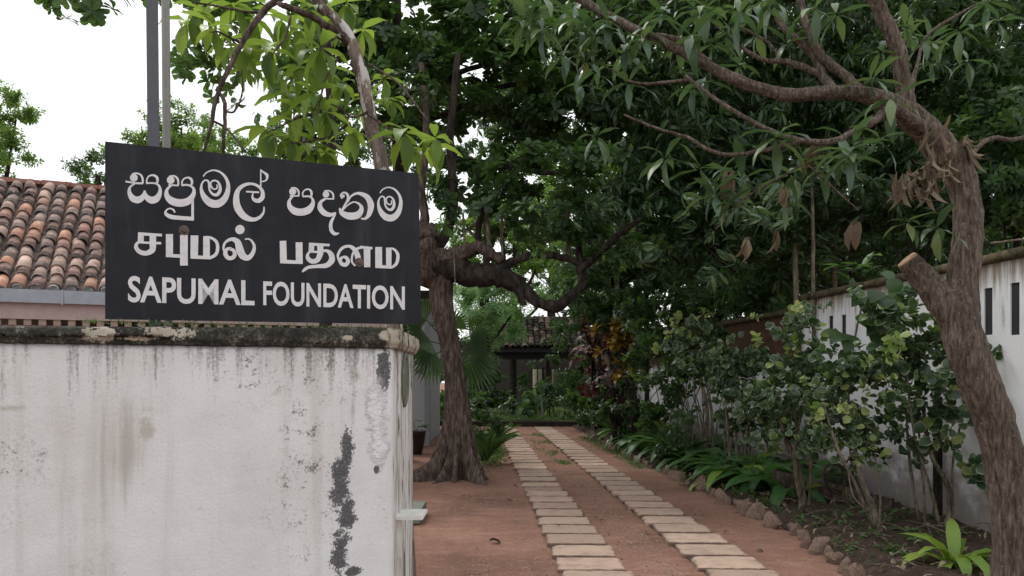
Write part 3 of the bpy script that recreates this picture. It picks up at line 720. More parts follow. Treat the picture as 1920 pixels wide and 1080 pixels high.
for (a, b) in ((345, 432), (673, 492)):
    c = sp_(a, b); mb = MB(); mb.tube([c, c-WN*.004], [.018, .018], 20); mb.tube([c-WN*.004, c-WN*.016], [.010, .009], 6); mb.build('bolt', M_rust, sg)
# steel posts behind the board
pb = P(302, 275, 3.05)
o = MB(); o.box(-.022, .022, -.02, .02, 0, 5.2, Matrix.Translation((pb.x-.004, pb.y, 0)) @ Matrix.Rotation(R(-.6), 4, 'Y') @ Matrix.Rotation(wall_rz, 4, 'Z'))
o.build('steel_post', M_metal, label='broad dark grey steel post rising behind the black signboard', category=None) if False else tag(o.build('steel_post', M_metal), 'broad dark grey steel post rising behind the black signboard', 'post')
o = MB(); a = P(318, 275, 3.25); o.tube([(a.x+.01, a.y, 0), (a.x-.035, a.y, 5.2)], [.017, .017], 14)
tag(o.build('steel_post', M_metal2, smooth=True), 'thin round weathered pipe just right of the broad steel post', 'post')

# ================================================================ HOUSE (left)
HO = Vector((-6.2, 10, 0)); ha = R(23)
hs = thing('house', 'low house with weathered orange and grey clay tile roof behind the signboard', 'house', HO, ha)
ez, rise, run = 2.70, 1.88, 2.3; sl = math.hypot(rise, run); ang = math.atan2(rise, run)
def half_tile(r0, r1, L, up=True, n=8, th=.012):
    V = []; 
    for r in (0, 1):
        for (y, rr) in ((0, r0-r*th), (L, r1-r*th)):
            for k in range(n+1):
                a = math.pi*k/n; V.append((rr*math.cos(a), y, rr*math.sin(a)*(1 if up else -1)))
    m = n+1; Fc = []
    for k in range(n):
        Fc += [(k, k+1, m+k+1, m+k), (2*m+k, 3*m+k, 3*m+k+1, 2*m+k+1), (k, 2*m+k, 2*m+k+1, k+1), (m+k, m+k+1, 3*m+k+1, 3*m+k)]
    me = bpy.data.meshes.new('tile'); me.from_pydata(V, [], Fc); me.shade_smooth(); me.materials.append(M_tile); return me
TM = half_tile(.088, .07, .30)
SLP = Matrix.Translation((0, 0, ez)) @ Matrix.Rotation(ang, 4, 'X')
def tiles(parent, SLP, x0, x1, pitch, rows, exp, sc, name='tile', mesh=TM, local=True):
    k = 0; x = x0
    while x < x1:
        j0 = random.uniform(-.02, .02)
        for j in range(rows):
            M = SLP @ Matrix.Translation((x+random.uniform(-.012, .012), j*exp+j0+random.uniform(-.02, .02)-(random.random() < .06)*.05, .03*sc+j*.001+random.uniform(0, .012))) @ Matrix.Rotation(R(-2.2), 4, 'X') @ Matrix.Rotation(random.gauss(0, .05), 4, 'Z') @ Matrix.Scale(sc*random.uniform(.94, 1.06), 4)
            link(name, mesh, None, parent, local, mw=M)
        x += pitch; k += 1
tiles(hs, SLP, -2.2, 1.6, .205, 12, .245, 1)
mb = MB()      # hidden part of the roof behind the board, joined
tv = [v.co.copy() for v in TM.vertices]; tf = [tuple(p.vertices) for p in TM.polygons]
x = 1.7
while x < 4.6:
    for j in range(12):
        M = SLP @ Matrix.Translation((x, j*.245, .03+random.uniform(0, .012))) @ Matrix.Rotation(R(-2.2), 4, 'X'); mb.add([M @ q for q in tv], tf)
    x += .205
mb.build('tiles_behind_board', M_tile, hs, True, True, kind='stuff')
mb = MB(); x = -2.3-.1025+.1
while x < 4.7:
    for j in range(12):
        n = 5; V = []
        for y in (j*.245, j*.245+.29):
            for k in range(n+1): a = math.pi*k/n; V.append(SLP @ Vector((x+.09*math.cos(a), y, .05-.06*math.sin(a)+(.012 if y > j*.245+.1 else .022))))
        mb.add(V, [(k, k+1, n+2+k, n+1+k) for k in range(n)])
    x += .205
mb.build('pan_tiles', plain('old dark pan tiles', (.12, .09, .08), .9, .35, 9), hs, True, True, kind='stuff')
mb = MB(); mb.box(-2.4, 4.7, 0, sl, -.05, -.012, SLP); mb.build('roof_deck', M_dim, hs, local=True)
mb = MB()
for i in range(18): mb.box(-2.45+i*.4, -2.45+i*.4+.39, run-.09, run+.12, ez+rise+.015+random.uniform(0, .012), ez+rise+.085+random.uniform(0, .012))
mb.build('ridge_tiles', plain('dull red ridge tiles', (.3, .14, .11), .9, .3, 4), hs, local=True)
x = -2.2; i = 0
while x < 1.6:
    mb = MB(); n = 7; V = [SLP @ Vector((x+.066*math.cos(math.pi*k/n), -.012, .035+.062*math.sin(math.pi*k/n))) for k in range(n+1)]+[SLP @ Vector((x+.066*math.cos(math.pi*k/n), .06, .035+.062*math.sin(math.pi*k/n))) for k in range(n+1)]
    mb.add(V, [tuple(range(n+1))]+[(k, k+1, n+2+k, n+1+k) for k in range(n)]).build('mortar_plug', M_white, hs, True, True); x += .205
mb = MB(); g = [(-.03, ez-.01), (-.135, ez-.01), (-.135, ez+.004), (-.142, ez+.004), (-.13, ez-.17), (-.03, ez-.17)]
n = len(g); mb.add([(x, y, z) for x in (-2.5, 4.7) for y, z in g], [(k, (k+1) % n, n+(k+1) % n, n+k) for k in (2, 3, 4, 5)]+[tuple(range(n)), tuple(range(2*n-1, n-1, -1))]); mb.build('gutter', M_gutter, hs, local=True)
for i in range(9):
    x = -2.05+i*.74; mb = MB(); mb.box(x-.012, x+.012, -.15, -.143, ez-.19, ez+.012); mb.build('gutter_bracket', M_gutter, hs, local=True)
mb = MB(); mb.box(-2.5, 4.7, -.028, .02, ez-.38, ez-.02); mb.build('fascia', M_fascia, hs, local=True)
mb = MB(); mb.box(-2.5, 4.7, .05, .09, 0, ez-.46); mb.box(-2.5, 4.7, 1.6, 1.64, 0, ez+1.0)
mb.build('wall', M_brick, hs, local=True)
mb = MB(); x = -2.5
while x < 4.7: mb.box(x, x+.085, .0, .085, ez-.46, ez-.381); x += .17
mb.build('vent_lattice', M_brick, hs, local=True, kind='stuff')

# ================================================================ OFFICE BUILDING
ob = thing('office_building', 'pale grey office building behind the buttressed tree', 'building', (-3, 16.5, 0))
mb = MB(); mb.box(-5.2, -1.93, 16.5, 20, 0, 3.25); mb.build('wall', M_office, ob)
mb = MB(); mb.box(-1.925, -1.82, 16.44, 16.6, 0, 3.25); mb.build('corner_pillar', plain('darker grey pillar', (.28, .31, .33), .8, .1), ob)
mb = MB(); mb.box(-5.4, -1.7, 16.2, 20.2, 3.26, 3.4); mb.build('roof', M_dim, ob)
os_ = thing('office_sign', 'small black OFFICE plate on the pale grey wall', 'sign', (-2.05, 16.43, 1.62))
mb = MB(); mb.box(-2.13, -1.87+.005, 16.415, 16.43, 1.585, 1.675)
mb.build('plate', plain('grey office plate', (.3, .32, .34), .6, .05), os_)
cu = bpy.data.curves.new('txt', 'FONT'); cu.body = 'OFFICE'; cu.offset = .02; cu.align_x = 'CENTER'; tmp = bpy.data.objects.new('txt', cu); COL.objects.link(tmp)
dg = bpy.context.evaluated_depsgraph_get(); dg.update(); me = bpy.data.meshes.new_from_object(tmp.evaluated_get(dg)); bpy.data.objects.remove(tmp)
for v_ in me.vertices: v_.co = (v_.co.x*.062-1.998, 16.411, 1.597+v_.co.y*.095)
me.materials.clear(); link('lettering', me, M_black, os_)
# pot plant in front of the office
pp_ = thing('potted_plant', 'dark pot with a round lily-pad leaf and small red flower', 'potted plant', (-1.84, 14.9, 0))
c = Vector((-1.9, 14.9, 0)); mb = MB()
prof = [(.10, 0), (.15, .2), (.18, .42), (.2, .45), (.18, .45), (.15, .38)]
n = 18; mb.add([(c.x+r*math.cos(k*2*math.pi/n), c.y+r*math.sin(k*2*math.pi/n), z) for r, z in prof for k in range(n)], [(j*n+k, j*n+(k+1) % n, (j+1)*n+(k+1) % n, (j+1)*n+k) for j in range(len(prof)-1) for k in range(n)]+[tuple((len(prof)-1)*n+k for k in range(n))])
mb.build('pot', M_pot, pp_, True)
for i in range(4):
    a = c+Vector((random.uniform(-.08, .1), -.05, .4)); b = a+Vector((random.uniform(-.1, .1), -.05, random.uniform(.12, .3)))
    mb = MB(); mb.tube([a, b], [.006, .005], 5); mb.build('stem', M_barkS, pp_); put_leaf(pp_, M_mgreen, 'round', b, (random.choice((-1, 1)), -.3, .1), .2, droop=.2)
put_leaf(pp_, M_red, 'small', c+Vector((-.02, -.27, .4)), (.5, -.2, .6), .09, name='flower')
mb = MB(); q = G(783, 1005); mb.box(-.45, .07, -.3, .3, 0, .14, Matrix.Translation((q.x-.12, q.y+.9, 0)))
tag(mb.build('concrete_block', M_conc), 'small mossy concrete block just past the end of the whitewashed wall', 'block')

# ================================================================ PAVILION (far)
pv = thing('garden_pavilion', 'garden pavilion with mossy clay tile roof and dark eaves at the end of the drive', 'pavilion', (1.0, 28, 0))
x0, x1 = -1.15, 3.0; pe = P(0, 653, 28).z; pr = P(0, 598, 30.4).z
pa = math.atan2(pr-pe, 2.4); PS = Matrix.Translation((0, 28, pe)) @ Matrix.Rotation(pa, 4, 'X')
TM2 = half_tile(.11, .095, .34, n=5); TM2.materials.clear(); TM2.materials.append(m_tile2())
tiles(pv, PS, x0, x1, .235, 10, .265, 1, mesh=TM2, local=False)
mb = MB(); mb.box(x0-.15, x1+.1, 0, math.hypot(2.4, pr-pe), -.04, .0, PS); mb.build('roof_deck', M_dim, pv)
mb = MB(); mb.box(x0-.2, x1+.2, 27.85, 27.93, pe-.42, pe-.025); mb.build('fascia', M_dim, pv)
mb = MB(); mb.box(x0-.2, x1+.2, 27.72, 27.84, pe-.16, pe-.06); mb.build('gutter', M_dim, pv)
mb = MB(); mb.box(x0-.1, x1+.1, 30.3, 30.55, pr-.03, pr+.09); mb.build('ridge', plain('mossy ridge', (.10, .07, .055), .9, .3), pv)
for x in (x0+.2, .1, 1.35, x1-.2):
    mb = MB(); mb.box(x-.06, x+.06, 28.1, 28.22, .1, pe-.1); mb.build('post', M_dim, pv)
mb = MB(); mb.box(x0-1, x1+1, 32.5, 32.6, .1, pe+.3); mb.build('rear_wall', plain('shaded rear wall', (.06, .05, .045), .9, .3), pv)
mb = MB(); mb.box(.9, 2.1, 32.38, 32.45, .8, 1.78)
mb.build('sunlit_wall_patch', M_cream, pv)  # bright cream panel puts the sunlight on the rear wall into colour

for x, w_ in ((1.08, .05), (1.3, .09), (1.44, .03), (1.62, .1), (1.85, .04), (1.98, .07)):
    mb = MB(); mb.box(x, x+w_, 32.3, 32.375, .7, 1.85); mb.build('patch_divider', M_dim, pv)  # dark bars added to break the lit patch into slivers, as foliage does
# ================================================================ RIGHT WALL
WRL = thing('garden_wall', 'white wall with narrow vertical slots and mossy coping behind the leaning tree', 'wall', (wallx(9), 9, 0))
def wallseg(ya, yb, z0, z1, mb, th=.2, fx=0):
    a, b = wallx(ya)+fx, wallx(yb)+fx; th -= 2*fx
    mb.add([(a, ya, z0), (b, yb, z0), (b+th, yb, z0), (a+th, ya, z0), (a, ya, z1), (b, yb, z1), (b+th, yb, z1), (a+th, ya, z1)], [(0,3,2,1),(4,5,6,7),(0,1,5,4),(1,2,6,5),(2,3,7,6),(3,0,4,7)])
def wall_y(px): k = (px-960)/F; return (4.5+.093*8.78)/(k+.093)
HT = 2.66
slots = []
for px, t_, b_ in ((1903, 530, 628), (1853, 540, 628), (1582, 590, 640), (1558, 592, 645)):
    y = wall_y(px); slots.append((y, CH+(700-t_)/F*y, CH+(700-b_)/F*y))
mb = MB(); y = 5.2
for sy, zt, zb in slots:
    w_ = .055; wallseg(y, sy-w_, -.1, HT, mb); wallseg(sy-w_, sy+w_, -.1, zb, mb); wallseg(sy-w_, sy+w_, zt, HT, mb); y = sy+w_
YE = wall_y(1503); wallseg(y, YE, -.1, HT, mb)
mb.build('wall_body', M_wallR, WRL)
for sy, zt, zb in slots:
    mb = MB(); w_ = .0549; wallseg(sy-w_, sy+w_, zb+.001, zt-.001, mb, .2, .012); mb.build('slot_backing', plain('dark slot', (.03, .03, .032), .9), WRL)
def coping(ya, yb, z, h, parent, mat, th=.34, seed=0):
    V = []; Fc = []; n = int((yb-ya)/.06); pro = [(0, 0), (-.01, .35), (.0, .75), (.25, .95), (.5, 1), (.75, .95), (1, .75), (1.02, .35), (1, 0)]
    for i in range(n+1):
        y_ = ya+(yb-ya)*i/n
        for u, w_ in pro:
            p = Vector((wallx(y_)-.07+u*th, y_, z+w_*h)); d = .022*mn.fractal(p*6, 1, 2, 3); V.append((p.x+d, p.y, p.z+d*.8))
    m = len(pro)
    for i in range(n): Fc += [(i*m+k, i*m+(k+1) % m, (i+1)*m+(k+1) % m, (i+1)*m+k) for k in range(m)]
    Fc += [tuple(range(m)), tuple(n*m+k for k in range(m-1, -1, -1))]
    me = bpy.data.meshes.new('coping'); me.from_pydata(V, [], Fc); me.shade_smooth(); link('coping', me, mat, parent)
coping(5.2, YE, HT, .11, WRL, M_moss)
# pale fallen stick lying on the coping
mb = MB(); pxtube(mb, [(1858, 456, 7.2, 2.5), (1885, 453, 7.05, 2.5), (1925, 448, 6.8, 2.5)], 6, .2)
tag(mb.build('fallen_stick', M_barkS, None, True), 'pale bare stick lying on the mossy coping at the right', 'stick')
WR2 = thing('older_wall', 'older brown and white stained wall farther down the drive', 'wall', (wallx(15), 15, 0))
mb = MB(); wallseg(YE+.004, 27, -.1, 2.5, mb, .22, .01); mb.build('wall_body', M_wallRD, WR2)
coping(YE+.01, 27, 2.5, .10, WR2, M_moss)

# ================================================================ EDGING STONES
ed = thing('stone_edging', 'row of rough brown stones edging the planting bed', 'edging', (2.6, 9, 0))
def stone_mesh(sd):
    rr = random.Random(sd*13+1); ax = [Vector((rr.gauss(0, 1), rr.gauss(0, 1), rr.gauss(0, 1))).normalized() for _ in range(9)]; cu = [rr.uniform(.5, .95) for _ in range(9)]
    V = []; Fc = []; n, m = 12, 8
    for j in range(m):
        ph = math.pi*j/(m-1)
        for k in range(n):
            th = 2*math.pi*k/n; p = Vector((math.sin(ph)*math.cos(th), math.sin(ph)*math.sin(th), math.cos(ph)))
            s = min([1.25]+[c_/max(.05, p.dot(a_)) for a_, c_ in zip(ax, cu) if p.dot(a_) > .05]); V.append(p*s*(1+.06*rr.uniform(-1, 1)))
    for j in range(m-1): Fc += [(j*n+k, (j+1)*n+k, (j+1)*n+(k+1) % n, j*n+(k+1) % n) for k in range(n)]
    me = bpy.data.meshes.new('stone'); me.from_pydata([tuple(v) for v in V], [], Fc); me.materials.append(M_stone); return me
SM = [stone_mesh(i) for i in range(12)]
y = 5.5
while y < 18:
    if not (9.6 < y < 11.8 and random.random() < .5):
        x = edgex(y)+random.uniform(-.07, .07); s = random.choice((.045, .06, .075, .095))*random.uniform(.85, 1.15)*(1 if y < 12 else .8)
        M = Matrix.Translation((x, y, s*.35)) @ Matrix.Rotation(random.uniform(0, 6), 4, 'Z') @ Matrix.Rotation(random.uniform(-.5, .5), 4, 'X') @ Matrix.Diagonal((s*random.uniform(.6, .9), s*random.uniform(.8, 1.2), s*random.uniform(1, 1.7), 1))
        link('stone', random.choice(SM), None, ed, mw=M)
    y += random.choice((.07, .1, .13, .16, .22))

# ================================================================ BUTTRESSED TREE
def tree_thing(name, label, cat, base, group=None): return thing(name, label, cat, base, 0, group)
BT = tree_thing('buttressed_tree', 'thick grey brown tree with buttress roots and a crooked dark limb over the drive', 'tree', (-.85, 11.5, 0))
cl = [(858, 905, 11.5, 27), (859, 850, 11.5, 27), (860, 800, 11.5, 25), (858, 767, 11.5, 22), (853, 700, 11.5, 19), (845, 645, 11.5, 20), (834, 600, 11.5, 22), (827, 555, 11.5, 23), (826, 505, 11.5, 26), (818, 465, 11.5, 22)]
pts, rad = spline([P(*c[:3]) for c in cl], [c[3]/F*c[2]*.9 for c in cl], 8)
roots = [(R(-58), .62, .42, .13), (R(-92), .34, .3, .17), (R(-152), 1.15, .2, .15), (R(-176), .55, .42, .2), (R(-22), .42, .42, .2), (R(22), .35, .35, .3), (R(90), .6, .3, .3), (R(140), .5, .4, .3), (R(-120), .5, .22, .12)]
n = 132; V = []; 
for i, (p, r) in enumerate(zip(pts, rad)):
    z = max(0, p.z)
    for k in range(n):
        th = 2*math.pi*k/n; rr_ = r
        for (a, A, h, wd) in roots:
            d = (th-a+math.pi) % (2*math.pi)-math.pi; rr_ += A*math.exp(-z/h)*math.exp(-(d/wd)**2)*(1 if z > 0 else 1.05)
        q = Vector((math.cos(th), math.sin(th), 0)); rr_ *= 1+(.05+.11*math.exp(-z/.9))*math.cos(7*th+1.3*z+.6*math.sin(2*th))+.05*math.exp(-z/1.2)*math.cos(13*th-z)
        rr_ *= 1+.05*mn.noise(q*3+Vector((0, 0, p.z*2)))+.035*mn.noise(q*9+Vector((0, 0, p.z*6)))
        V.append((p.x+q.x*rr_, p.y+q.y*rr_, p.z-.02))
Fc = [(i*n+k, i*n+(k+1) % n, (i+1)*n+(k+1) % n, (i+1)*n+k) for i in range(len(pts)-1) for k in range(n)]
me = bpy.data.meshes.new('trunk'); me.from_pydata(V, [], Fc); me.shade_smooth(); link('trunk', me, M_barkB, BT)
y = 11.5
def branch(T, mat, L, n=12, amp=.14, name='branch', fr=5):
    mb = MB(); pxtube(mb, L, n, amp, True, fr); return mb.build(name, mat, T, True)
branch(BT, M_barkD, [(828, 505, y, 26), (870, 512, y-.1, 25), (930, 516, y-.2, 21), (972, 534, y-.2, 15), (1002, 562, y-.3, 11), (1036, 577, y-.3, 11), (1070, 556, y-.3, 10), (1091, 530, y-.2, 9), (1089, 495, y-.2, 6), (1086, 440, y, 6), (1110, 380, y, 4)], 14, .3, name='limb')
branch(BT, M_barkD, [(1082, 510, y-.2, 8), (1108, 490, y-.3, 7), (1150, 450, y-.6, 6), (1200, 410, y-1, 4)], 8)
branch(BT, M_barkD, [(965, 530, y-.2, 10), (975, 550, y-.3, 8), (981, 572, y-.3, 7)], 8)
branch(BT, M_barkB, [(826, 492, y, 24), (855, 482, y-.1, 17), (890, 464, y-.2, 13), (915, 472, y-.2, 10), (940, 492, y-.2, 9)], 12, .3, name='limb')
branch(BT, M_barkD, [(930, 512, y-.2, 13), (960, 492, y-.2, 8), (1000, 478, y-.2, 7), (1040, 480, y-.2, 7), (1070, 488, y-.2, 6), (1090, 500, y-.2, 6)], 10)
branch(BT, M_barkB, [(824, 520, y, 26), (806, 498, y-.1, 26), (798, 462, y-.1, 27), (800, 436, y-.1, 20)], 16, .5, name='limb')
branch(BT, M_barkB, [(796, 450, y, 10), (795, 400, y, 8), (790, 345, y, 8), (800, 250, y, 7), (790, 120, y+.3, 6)], 10)
for L in ([(871, 470, y, 3), (870, 430, y, 2.5), (868, 400, y, 2)], [(898, 458, y, 7), (898, 420, y, 6), (905, 380, y, 4)], [(942, 484, y, 3), (941, 440, y, 3), (941, 395, y, 3)], [(920, 474, y, 5), (915, 430, y, 4), (912, 370, y, 3)], [(1066, 484, y, 5), (1064, 430, y, 4), (1062, 380, y, 3)], [(820, 470, y, 12), (848, 400, y, 10), (848, 330, y, 9), (845, 240, y, 8), (860, 100, y, 6)], [(905, 455, y, 4), (880, 430, y+.3, 3), (905, 415, y, 5)]):
    branch(BT, M_barkD if L[0][0] in (898, 820) else M_barkS, L, 8)
mb = MB(); pxtube(mb, [(850, 455, y-.6, 1), (852, 500, y-.6, 1), (854, 545, y-.6, 1)], 5, 0); mb.build('hanging_root', M_barkS, BT)
crown(BT, M_dgreen, 'term', [(900, 350, 11.5, .9, .8, .25), (1010, 380, 11.5, .9, .8, .35), (1000, 320, 11.2, .8, .8, .2), (1090, 400, 11, .8, .8, .3), (1110, 320, 11, .6, .8, .3), (940, 430, 11.6, .7, .6, .12, .5), (860, 400, 11.6, .4, .5, .2, .5), (1060, 440, 11.3, .5, .5, .15, .6), (830, 200, 12, 1, 1, .5, .7), (1180, 470, 11, .5, .6, .3)], .17, 3.6, .9)
for c in ((835, 425), (990, 460), (1010, 470)): leaf_whorl(BT, M_mgreen, 'obovate', P(c[0], c[1], y-.8), 8, .24, el=(-20, 40))

# ================================================================ TREE BEHIND THE SIGN (near, big pale leaves)
NL = tree_thing('branching_tree', 'tree with peeling pale bark and large yellow green leaves behind the signboard', 'tree', P(742, 700, 4.6)-Vector((0, 0, 1.6)))
branch(NL, M_barkP, [(765, 1187, 4.6, 20), (745, 700, 4.6, 17), (728, 400, 4.6, 14), (714, 300, 4.6, 13), (694, 225, 4.6, 13), (677, 140, 4.6, 13), (657, 75, 4.6, 11), (626, 32, 4.6, 8), (585, -5, 4.6, 7), (540, -30, 4.6, 8)], 14, .22, name='trunk')
branch(NL, M_barkB, [(655, 80, 4.6, 10), (620, 52, 4.5, 7), (580, 30, 4.4, 6), (535, 12, 4.3, 6), (522, 8, 4.3, 4)], 10)
branch(NL, M_barkB, [(600, -40, 4.6, 7), (540, -12, 4.5, 7), (498, 18, 4.4, 6), (455, 78, 4.3, 5), (424, 140, 4.2, 4.5), (404, 190, 4.2, 4), (395, 240, 4.2, 3), (380, 290, 4.2, 2)], 10)
branch(NL, M_barkB, [(405, 168, 4.2, 3), (420, 188, 4.2, 4), (421, 230, 4.2, 3.5), (417, 300, 4.2, 3)], 8)
branch(NL, M_barkB, [(421, 208, 4.2, 2), (437, 210, 4.2, 2), (450, 190, 4.2, 1.6), (455, 160, 4.2, 1.4), (453, 130, 4.2, 1)], 6)
branch(NL, M_barkB, [(396, 226, 4.2, 2.5), (420, 237, 4.2, 2.5), (440, 258, 4.2, 2), (460, 285, 4.2, 2)], 6)
tw = [((690, 120), (740, 150), (775, 190), (800, 225)), ((690, 215), (720, 235), (740, 250), (760, 255)), ((700, 250), (740, 262), (790, 275), (825, 268)), ((640, 100), (610, 150), (600, 190), (590, 215)), ((655, 230), (620, 255), (580, 265), (545, 268)), ((690, 210), (660, 220), (640, 205), (620, 195)), ((545, 30), (535, 70), (520, 90), (505, 110)), ((490, 25), (450, 20), (400, 10), (360, 5)), ((450, 80), (430, 70), (410, 60), (395, 60)), ((620, 30), (640, 60), (615, 80), (600, 95)), ((590, 215), (560, 220), (530, 235), (500, 250))]
for q in tw: branch(NL, M_barkB, [(a, b, 4.5-i*.08, 2.6-i*.4) for i, (a, b) in enumerate(q)], 6, .05, name='twig')
ros = [(375, 20, 4.6), (400, 55, 4.4), (440, 15, 4.7), (455, 95, 4.5), (505, 95, 4.4), (480, 40, 4.8), (560, 60, 4.8), (600, 95, 4.4), (560, 130, 4.6), (590, 180, 4.4), (540, 180, 4.9), (640, 160, 4.8), (500, 245, 4.4), (545, 262, 4.3), (610, 215, 4.4), (620, 40, 5), (660, 250, 4.9), (585, 275, 4.6), (760, 255, 4.3), (815, 262, 4.2), (800, 280, 4.4), (735, 190, 4.8), (720, 150, 5), (650, 10, 4.8), (580, 20, 4.5), (470, 130, 4.7), (420, 90, 4.8), (530, 40, 4.9), (520, 140, 5), (620, 130, 5), (680, 60, 5), (560, 215, 4.8), (350, 45, 4.6), (610, 290, 4.7), (690, 190, 5), (480, 75, 5)]
for i, (a, b, Y_) in enumerate(ros):
    leaf_whorl(NL, M_lemon, 'broad', P(a, b, Y_), 8, random.uniform(.17, .26), axis=(random.uniform(-.5, .5), random.uniform(-.5, .3), 1), el=(-65, 35), droop=.5, wid=.75)

# ================================================================ LEANING TREE (right, near)
RT = tree_thing('leaning_tree', 'brown barked tree with a sawn stump fork leaning in front of the right wall', 'tree', (3.24, 4.8, 0))
mb = MB(); pxtube(mb, [(1912, 1185, 4.8, 56), (1905, 1080, 4.8, 40), (1900, 990, 4.8, 37), (1890, 890, 4.8, 35), (1868, 800, 4.8, 34), (1838, 720, 4.8, 35), (1810, 650, 4.82, 35), (1800, 600, 4.85, 32), (1804, 540, 4.9, 27), (1812, 470, 4.9, 26), (1815, 400, 4.95, 24), (1803, 340, 5, 26), (1780, 295, 5, 26), (1745, 255, 5, 25), (1705, 218, 5, 24), (1655, 188, 5, 18), (1600, 174, 5, 13), (1540, 174, 5, 12.5), (1480, 178, 5.05, 12), (1420, 165, 5.1, 11), (1370, 145, 5.1, 10.5), (1320, 120, 5.2, 9), (1250, 82, 5.2, 8), (1180, 50, 5.3, 8), (1110, 12, 5.4, 7), (1040, -30, 5.5, 6)], 28, .16, True, 9)
mb.build('trunk', M_barkR, RT, True)
branch(RT, M_barkR, [(1818, 650, 4.84, 30), (1788, 592, 4.86, 31), (1752, 547, 4.92, 26), (1722, 512, 4.97, 22), (1702, 489, 4.985, 20)], 24, .12, name='stump', fr=9)
mb = MB(); a = P(1702, 489, 4.985); b = P(1699, 486, 4.986); mb.tube([a, b], [.070, .064], 20, .0); mb.build('sawn_face', M_cut, RT)
for L in ([(1705, 222, 5, 18), (1694, 160, 5, 14), (1682, 90, 5, 14), (1655, 30, 5, 13), (1628, -20, 5, 12)],
          [(1625, 182, 5, 12), (1580, 140, 5.05, 9), (1535, 98, 5.1, 8), (1515, 55, 5.15, 7), (1498, 0, 5.2, 7)],
          [(1565, 172, 5, 10), (1542, 140, 5.1, 8), (1525, 105, 5.15, 7), (1480, 62, 5.2, 6), (1455, 35, 5.3, 4)],
          [(1545, 142, 5.1, 7), (1505, 125, 5.15, 6), (1465, 115, 5.2, 5), (1430, 112, 5.25, 4), (1385, 85, 5.3, 3), (1330, 35, 5.4, 2)],
          [(1465, 115, 5.2, 3), (1440, 80, 5.25, 2.5), (1385, 50, 5.3, 2)],
          [(1730, 245, 4.95, 16), (1680, 205, 4.8, 10), (1655, 215, 4.7, 9), (1620, 238, 4.65, 7), (1570, 262, 4.6, 6), (1520, 266, 4.6, 6), (1460, 252, 4.65, 5), (1400, 222, 4.7, 4), (1340, 185, 4.8, 3.5), (1285, 142, 4.9, 3)],
          [(1500, 266, 4.6, 5), (1440, 280, 4.7, 4.5), (1380, 290, 4.8, 4), (1330, 282, 4.9, 3.5), (1290, 258, 5, 3), (1230, 240, 5.1, 2.5), (1170, 215, 5.2, 2)],
          [(1330, 120, 5.2, 7), (1300, 95, 5.2, 6), (1270, 75, 5.25, 6), (1230, 65, 5.3, 4)],
          [(1290, 150, 4.9, 3), (1240, 155, 5, 3), (1210, 157, 5.1, 2.5), (1175, 150, 5.2, 2), (1150, 130, 5.3, 1.5)],
          [(1790, 330, 5, 5), (1850, 262, 5.3, 4), (1900, 262, 5.5, 4), (1950, 250, 5.8, 4)],
          [(1700, 210, 5, 8), (1720, 120, 5.2, 3), (1745, 60, 5.4, 3), (1850, 0, 5.6, 2.5)],
          [(1520, 300, 4.8, 1.6), (1450, 340, 4.8, 1.8), (1400, 370, 4.85, 1.8), (1340, 430, 4.9, 1.5)],
          [(1515, 310, 4.7, 1.6), (1560, 350, 4.7, 2), (1610, 395, 4.7, 1.5)]):
    branch(RT, M_barkR, L, 10, .15)
nr = [(1672, 190, 4.7, 8), (1600, 275, 4.6, 8), (1585, 300, 4.5, 6), (1455, 262, 4.6, 9), (1650, 265, 4.5, 5), (1590, 290, 4.4, 5), (1340, 370, 4.8, 10), (1370, 385, 4.8, 9), (1395, 340, 4.9, 7), (1380, 320, 5, 6), (1570, 30, 4.9, 7), (1300, 70, 5.1, 7), (1120, 70, 5.3, 9), (1060, 110, 5.3, 8), (1080, 40, 5.4, 8), (1175, 90, 5.4, 7), (1240, 30, 5.5, 8), (1020, 60, 5.5, 8), (1000, 20, 5.6, 7), (1180, 160, 5.2, 6), (1700, 420, 4.8, 6), (1760, 430, 4.7, 6), (1640, 150, 4.9, 5), (1450, 5, 5.3, 8), (1380, 20, 5.4, 8), (1250, 300, 5.2, 7), (1540, 320, 4.9, 6), (1470, 380, 5, 5), (1140, 40, 5.2, 8), (1210, 60, 5.2, 7), (1300, 20, 5.3, 8), (1360, 60, 5.3, 6), (1100, 120, 5.3, 7), (1650, 100, 5, 6), (1530, 20, 5, 6), (1750, 120, 5.3, 6), (1800, 60, 5.4, 6), (1120, 260, 5.6, 6), (1310, 320, 5.2, 7), (1480, 330, 5, 6), (1350, 345, 4.9, 8)]+[(random.uniform(980, 1480), random.uniform(-10, 170), random.uniform(5.1, 5.9), 7) for _ in range(22)]+[(random.uniform(1500, 1900), random.uniform(-10, 130), random.uniform(5.1, 6), 7) for _ in range(8)]
for a, b, Y_, n in nr: leaf_whorl(RT, M_near, 'lance', P(a, b, Y_), n, random.uniform(.19, .28), axis=(random.uniform(-.9, .3), random.uniform(-.6, .3), random.uniform(.0, .8)), el=(-40, 45), droop=.45, wid=1.15)
for i in range(100):   # withered bunches hanging from the fork
    g = random.choice([(1752, 250, 4.85, 24, 30), (1765, 300, 4.8, 30, 25), (1700, 330, 4.7, 35, 10), (1735, 330, 4.75, 25, 15), (1812, 262, 4.9, 10, 12), (1755, 285, 4.75, 16, 30)])
    b = P(g[0]+random.gauss(0, g[3]*.6), g[1]+random.gauss(0, g[4]*.6), g[2]+random.uniform(-.1, .1))
    put_leaf(RT, M_dead, 'lance', b, (random.gauss(0, .22), random.gauss(0, .25), -1), random.uniform(.10, .24), up=Vector((random.gauss(0, 1), random.gauss(0, 1), .1)), droop=random.choice((.2, .9, 1.4)), fold=1.3, name='withered_leaf', wid=random.uniform(.4, .75))
